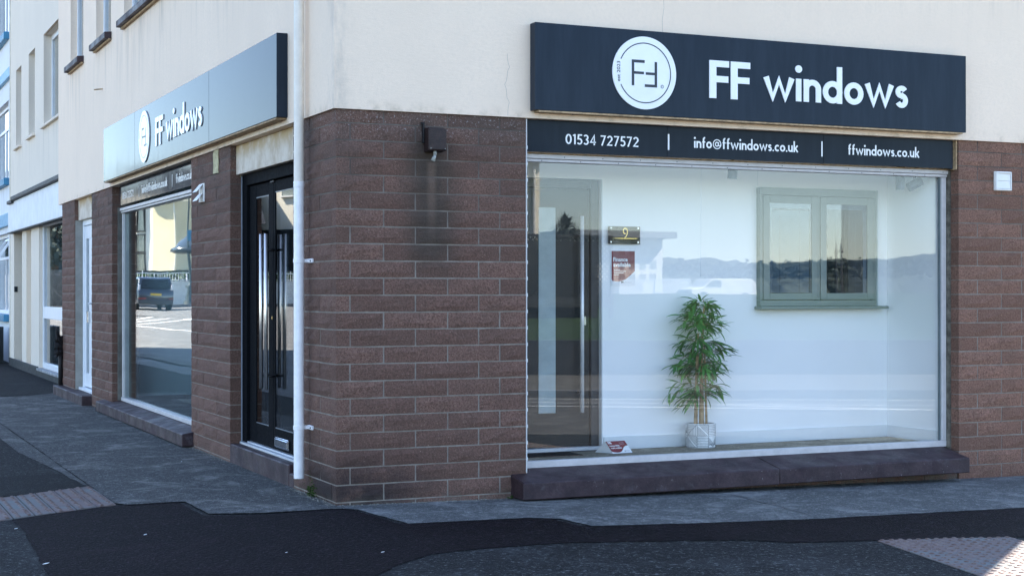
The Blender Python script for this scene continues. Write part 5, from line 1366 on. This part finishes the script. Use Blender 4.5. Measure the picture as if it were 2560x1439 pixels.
for k in range(4):
    for i in range(nn): a = k*(nn+1)+i; mb.f.append((a, a+1, a+nn+2, a+nn+1))
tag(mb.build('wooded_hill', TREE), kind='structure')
cl2 = [(-58+i*.7+random.uniform(-.5, .5), random.uniform(.8, 2), random.uniform(-.3, 1.0)) for i in range(115)]
def ft2(rn):
    cx, w, hh = rn.choice(cl2); return (cx+rn.gauss(0, w*.5), 148+rn.uniform(-4, 0), rn.uniform(6, 10.6)+hh)
treetops('ridge_treetops', ft2, 4000, .4, 6)
t = empty('traffic_light', (-8.1, 88, .6), 'traffic light showing green at the end of the side street', 'traffic light')
f = MB(); f.cyl((-8.1, 88, .5), (-8.1, 88, 3.2), .06, seg=8); f.build('post', GREENP, t)
f = MB(); f.box(-8.27, -7.93, 87.85, 88.1, 2.2, 3.3); f.build('signal_head', PLINTH, t, bevel=.03)
f = MB(); f.cyl((-8.1, 87.84, 2.4), (-8.1, 87.82, 2.4), .13, seg=16); f.build('green_lamp', SIGNAL, t)

# ================================================================== ACROSS THE ROAD, SEEN MIRRORED IN THE FRONT GLASS
DR = Vector((.908, .419, 0)).normalized(); NR = Vector((.419, -.908, 0)).normalized()
def RP(s, o, z=0): p = Vector((6.04, -9.67, 0))+DR*s+NR*o; return Vector((p.x, p.y, z))
def rsheet(name, o0, o1, mat, dz, s0=-25, s1=60): return sheet(name, [tuple(RP(s0, o0))[:2], tuple(RP(s1, o0))[:2], tuple(RP(s1, o1))[:2], tuple(RP(s0, o1))[:2]], dz, mat)
ZR = gz(9, -10)
rsheet('main_road', -6.0, .0, ROADM, .004)
strip([tuple(RP(-20, -1.95))[:2], tuple(RP(40, -1.95))[:2]], .09, 'road_marking'); strip([tuple(RP(-20, -1.25))[:2], tuple(RP(40, -1.25))[:2]], .06, 'road_marking')
strip([tuple(RP(-20, -.45))[:2], tuple(RP(40, -.45))[:2]], .05, 'road_marking')
for k in range(6): strip([tuple(RP(-8+k*5.2, -1.28))[:2], tuple(RP(-5.6+k*5.2, -1.93))[:2]], .10, 'road_marking')
f = MB(); f.obox(RP(17, .10, ZR+.03), DR, NR, (0, 0, 1), 42, .12, .10); tag(f.build('kerb', KERBM), kind='structure')
f = MB(); f.obox(RP(17, 2.2, ZR-.0), DR, NR, (0, 0, 1), 42, 1.95, .12); tag(f.build('far_footpath', PAVL), kind='structure')
gw = empty('boundary_wall', RP(17, 4.3, ZR), 'dark stone boundary wall with pale coping along the far side of the main road', 'wall')
f = MB(); f.obox(RP(17, 4.3, .2), DR, NR, (0, 0, 1), 42, .14, .36); f.obox(RP(9.0, 4.25, .62), DR, NR, (0, 0, 1), 1.45, .15, .10); f.build('stonework', DARKW, gw)
f = MB(); f.obox(RP(9.0, 4.24, .74), DR, NR, (0, 0, 1), 1.50, .18, .025); f.obox(RP(28, 4.3, .57), DR, NR, (0, 0, 1), 17.5, .17, .02); f.build('coping', COPE, gw)
mb = MB(); A, B = RP(-25, 4.45), RP(60, 4.45); n = 8
for i in range(n+1):
    s = i/n; p = A+NR*80*s; q = B+NR*80*s; z = .50+.75*s
    mb.v += [(p.x, p.y, z), (q.x, q.y, z)]
for i in range(n): a = i*2; mb.f.append((a, a+1, a+3, a+2))
tag(mb.build('lawn', GRASS), kind='structure')
# wooded ridge on the horizon
mb = MB(); rn = random.Random(8); nn = 260
rows = []
for i in range(nn+1):
    x = -80+i*2.3; base_h = 8.6+1.0*math.sin(i*.05)+.8*math.sin(i*.13+1)
    rows.append((x, base_h+rn.uniform(-.5, .7)+.6*abs(math.sin(i*.7))))
for k, (dy, hf) in enumerate(((0, 0.05), (6, .45), (14, .78), (24, 1.0), (60, .7))):
    for (x, h) in rows: mb.v.append((x+rn.uniform(-.6, .6), -285-dy+rn.uniform(-2.5, 2.5)+x*.10, h*hf+rn.uniform(-.35, .35)))
w_ = nn+1
for k in range(4):
    for i in range(nn): a = k*w_+i; mb.f.append((a, a+1, a+1+w_, a+w_))
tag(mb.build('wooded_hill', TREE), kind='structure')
cl1 = [(60+i*1.1+random.uniform(-1, 1), random.uniform(1.2, 3.2), random.uniform(-.6, 1.5)) for i in range(260)]
def ft1(rn):
    cx, w, hh = rn.choice(cl1); x = cx+rn.gauss(0, w*.5); k = rn.randint(0, 3); base_h = 8.3+1.0*math.sin(x*.0217)+.8*math.sin(x*.0565+1)
    return (x, -285-24+rn.uniform(0, 24)+x*.10, base_h*rn.uniform(.6, 1.0)+hh*rn.random())
treetops('ridge_treetops', ft1, 9000, .55, 4)
for k, (x, z) in enumerate(((236, 8.6), (242, 8.9), (247, 8.7), (252, 9.1), (257, 8.8))):
    t = empty('far_house', (x, -255, z-2), ('leftmost tiny white house in the row on the wooded ridge', 'second tiny white house from the left on the wooded ridge', 'middle one of the tiny white houses on the wooded ridge', 'second tiny white house from the right on the wooded ridge', 'rightmost tiny white house in the row on the wooded ridge')[4-k], 'house', 'white houses on the ridge')
    f = MB(); f.box(x-2, x+2, -252, -248, z-2, z+.5); f.build('wall', WHITEB, t)
    f = MB(); f.prism([(x-2.2, -247.8, z+.5), (x-2.2, -252.2, z+.5), (x-2.2, -250, z+1.3)], (4.4, 0, 0)); f.build('roof', SLATE, t)
f = MB(); f.lathe((151.5, -199.7, 1), [(.35, 0), (.25, 4), (.18, 6.5), (.35, 6.7), (.2, 7.2), (.05, 8.3), (.02, 9.0)], 8); tag(f.build('memorial_column', SLATE), 'slim dark memorial column standing before the wooded ridge', 'column')
# white building with lean-to roof
wb = empty('white_pavilion', (49, -88, 1.2), 'white flat-roofed pavilion with rows of small square windows across the lawn', 'building')
f = MB(); f.box(44.5, 51.4, -92, -84.8, .8, 5.1); f.build('wall', WHITEB, wb)
f = MB(); f.box(43.8, 51.9, -92.5, -83.6, 5.1, 5.55); f.build('roof', simple('grey_flat_roof', (.20, .22, .24), .7), wb)
for i in range(4):
    for j in range(3):
        f = MB(); f.box(48.0+i*.82, 48.45+i*.82, -84.82, -84.75, 2.0+j*.95, 2.55+j*.95); f.build('window', GLASSD, wb)
f = MB(); f.box(44.5, 48.6, -84.78, -82.5, .8, 2.0); f.build('lean_to', simple('grey_lean_to', (.25, .27, .28), .8), wb)
def lattice(x0, x1, y, z0, z1, mat, pitch, w, name, label):
    t = empty(name, ((x0+x1)/2, y, z0), label, 'fence'); f = MB(); H = z1-z0; n = int((x1-x0+H)/pitch)
    for i in range(-1, n+1):
        for s in (1, -1):
            xa = x0-(H if s > 0 else 0)+i*pitch; xb = xa+s*H
            if s < 0: xa, xb = x0+i*pitch, x0+i*pitch-H
            za, zb = z0, z1
            # clip to the panel
            def clip(xa, za, xb, zb):
                pts = []
                for (x, z) in ((xa, za), (xb, zb)):
                    if x < x0: tt = (x0-xa)/(xb-xa); x, z = x0, za+(zb-za)*tt
                    if x > x1: tt = (x1-xa)/(xb-xa); x, z = x1, za+(zb-za)*tt
                    pts.append((x, z))
                return pts
            if max(xa, xb) <= x0 or min(xa, xb) >= x1: continue
            (a, b), (c, d_) = clip(xa, za, xb, zb)
            if abs(a-c) < .02: continue
            u_ = Vector((c-a, 0, d_-b)); f.obox(((a+c)/2, y+(.012 if s > 0 else -.012), (b+d_)/2), u_, (0, 1, 0), u_.cross(Vector((0, 1, 0))), u_.length/2, .011, w)
    l_ = f.build('lattice', mat, t); l_['kind'] = 'stuff'
    f = MB(); f.box(x0, x1, y-.04, y+.04, z1-.02, z1+.05); f.box(x0, x1, y-.04, y+.04, z0-.3, z0)
    for x in (x0, (x0+x1)/2, x1): f.box(x-.045, x+.045, y-.05, y+.05, z0-.6, z1+.05)
    f.build('fence_frame', mat, t)
lattice(12.6, 16.9, -27.7, 1.25, 2.85, SHED, .14, .022, 'trellis_fence', 'dark diamond trellis fence in front of the cream cottage')
lattice(44.2, 49.4, -77.7, 1.2, 2.08, FRAMEW, .22, .03, 'white_trellis', 'white diamond trellis fence on the far side of the lawn')
cc = empty('cream_cottage', (13.5, -31, .6), 'cream rendered cottage with a downpipe behind the dark trellis fence', 'building')
f = MB(); f.box(8, 15.35, -34, -29, .4, 5.0); f.build('wall', CREAMB, cc)
f = MB(); f.box(7.7, 15.6, -34.3, -28.7, 5.0, 5.18); f.build('roof', SLATE, cc)
f = MB(); f.cyl((15.15, -28.94, .4), (15.15, -28.94, 5.0), .05, seg=8); f.build('downpipe', WHITEB, cc)
f = MB(); f.box(14.62, 14.98, -29.02, -28.93, 3.0, 4.5); f.build('window', GLASSD, cc)
f = MB(); f.box(12.0, 16.8, -28.6, -28.3, .6, 2.75); tag(f.build('dark_shed', SHED), 'dark boarded shed wall between trellis and cottage', 'shed')
t = empty('white_van', (49.6, -74.5, .9), 'white panel van parked beyond the lawn, lower half hidden', 'van')
f = MB(); f.prism([(47.0, -75.4, .95), (47.05, -75.4, 1.45), (47.9, -75.4, 1.6), (48.5, -75.4, 2.12), (51.6, -75.4, 2.16), (51.95, -75.4, 1.9), (52.0, -75.4, .95)], (0, 1.8, 0)); f.build('body', WHITEB, t, bevel=.06)
f = MB(); f.prism([(48.05, -73.59, 1.62), (48.55, -73.59, 2.05), (49.2, -73.59, 2.05), (49.2, -73.59, 1.62)], (0, .02, 0)); f.build('side_window', GLASSD, t)
for x in (47.9, 51.1): f = MB(); f.cyl((x, -73.75, .98), (x, -73.55, .98), .33, seg=16); f.build('wheel', RUBBER, t)
t = empty('spiky_palm', (22.6, -42, .8), 'spiky-leaved palm beyond the cream cottage', 'tree')
f = MB(); f.cyl((22.6, -42, .4), (22.6, -42, 3.7), .16, .12, 10); f.build('trunk', TRUNK, t)
f = MB(); rn = random.Random(2)
for i in range(170):
    a = rn.uniform(0, 6.28); e_ = rn.uniform(-.5, 1.4); L_ = rn.uniform(.55, .95); d_ = Vector((math.cos(a)*math.cos(e_), math.sin(a)*math.cos(e_), math.sin(e_))); s_ = d_.cross(Vector((0, 0, 1))).normalized()*.035; c = Vector((22.6, -42, 3.7)); md = c+d_*L_*.5+Vector((0, 0, .03)); tp = c+d_*L_-Vector((0, 0, .25))
    f.quad(c-s_*.5, md-s_, md+s_, c+s_*.5); f.quad(md-s_, tp, tp+s_*.05, md+s_)
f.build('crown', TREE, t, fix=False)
print('bricks', NB[0], 'objects', len(bpy.data.objects), 'tris~', sum(len(o.data.polygons) for o in bpy.data.objects if o.type == 'MESH'))
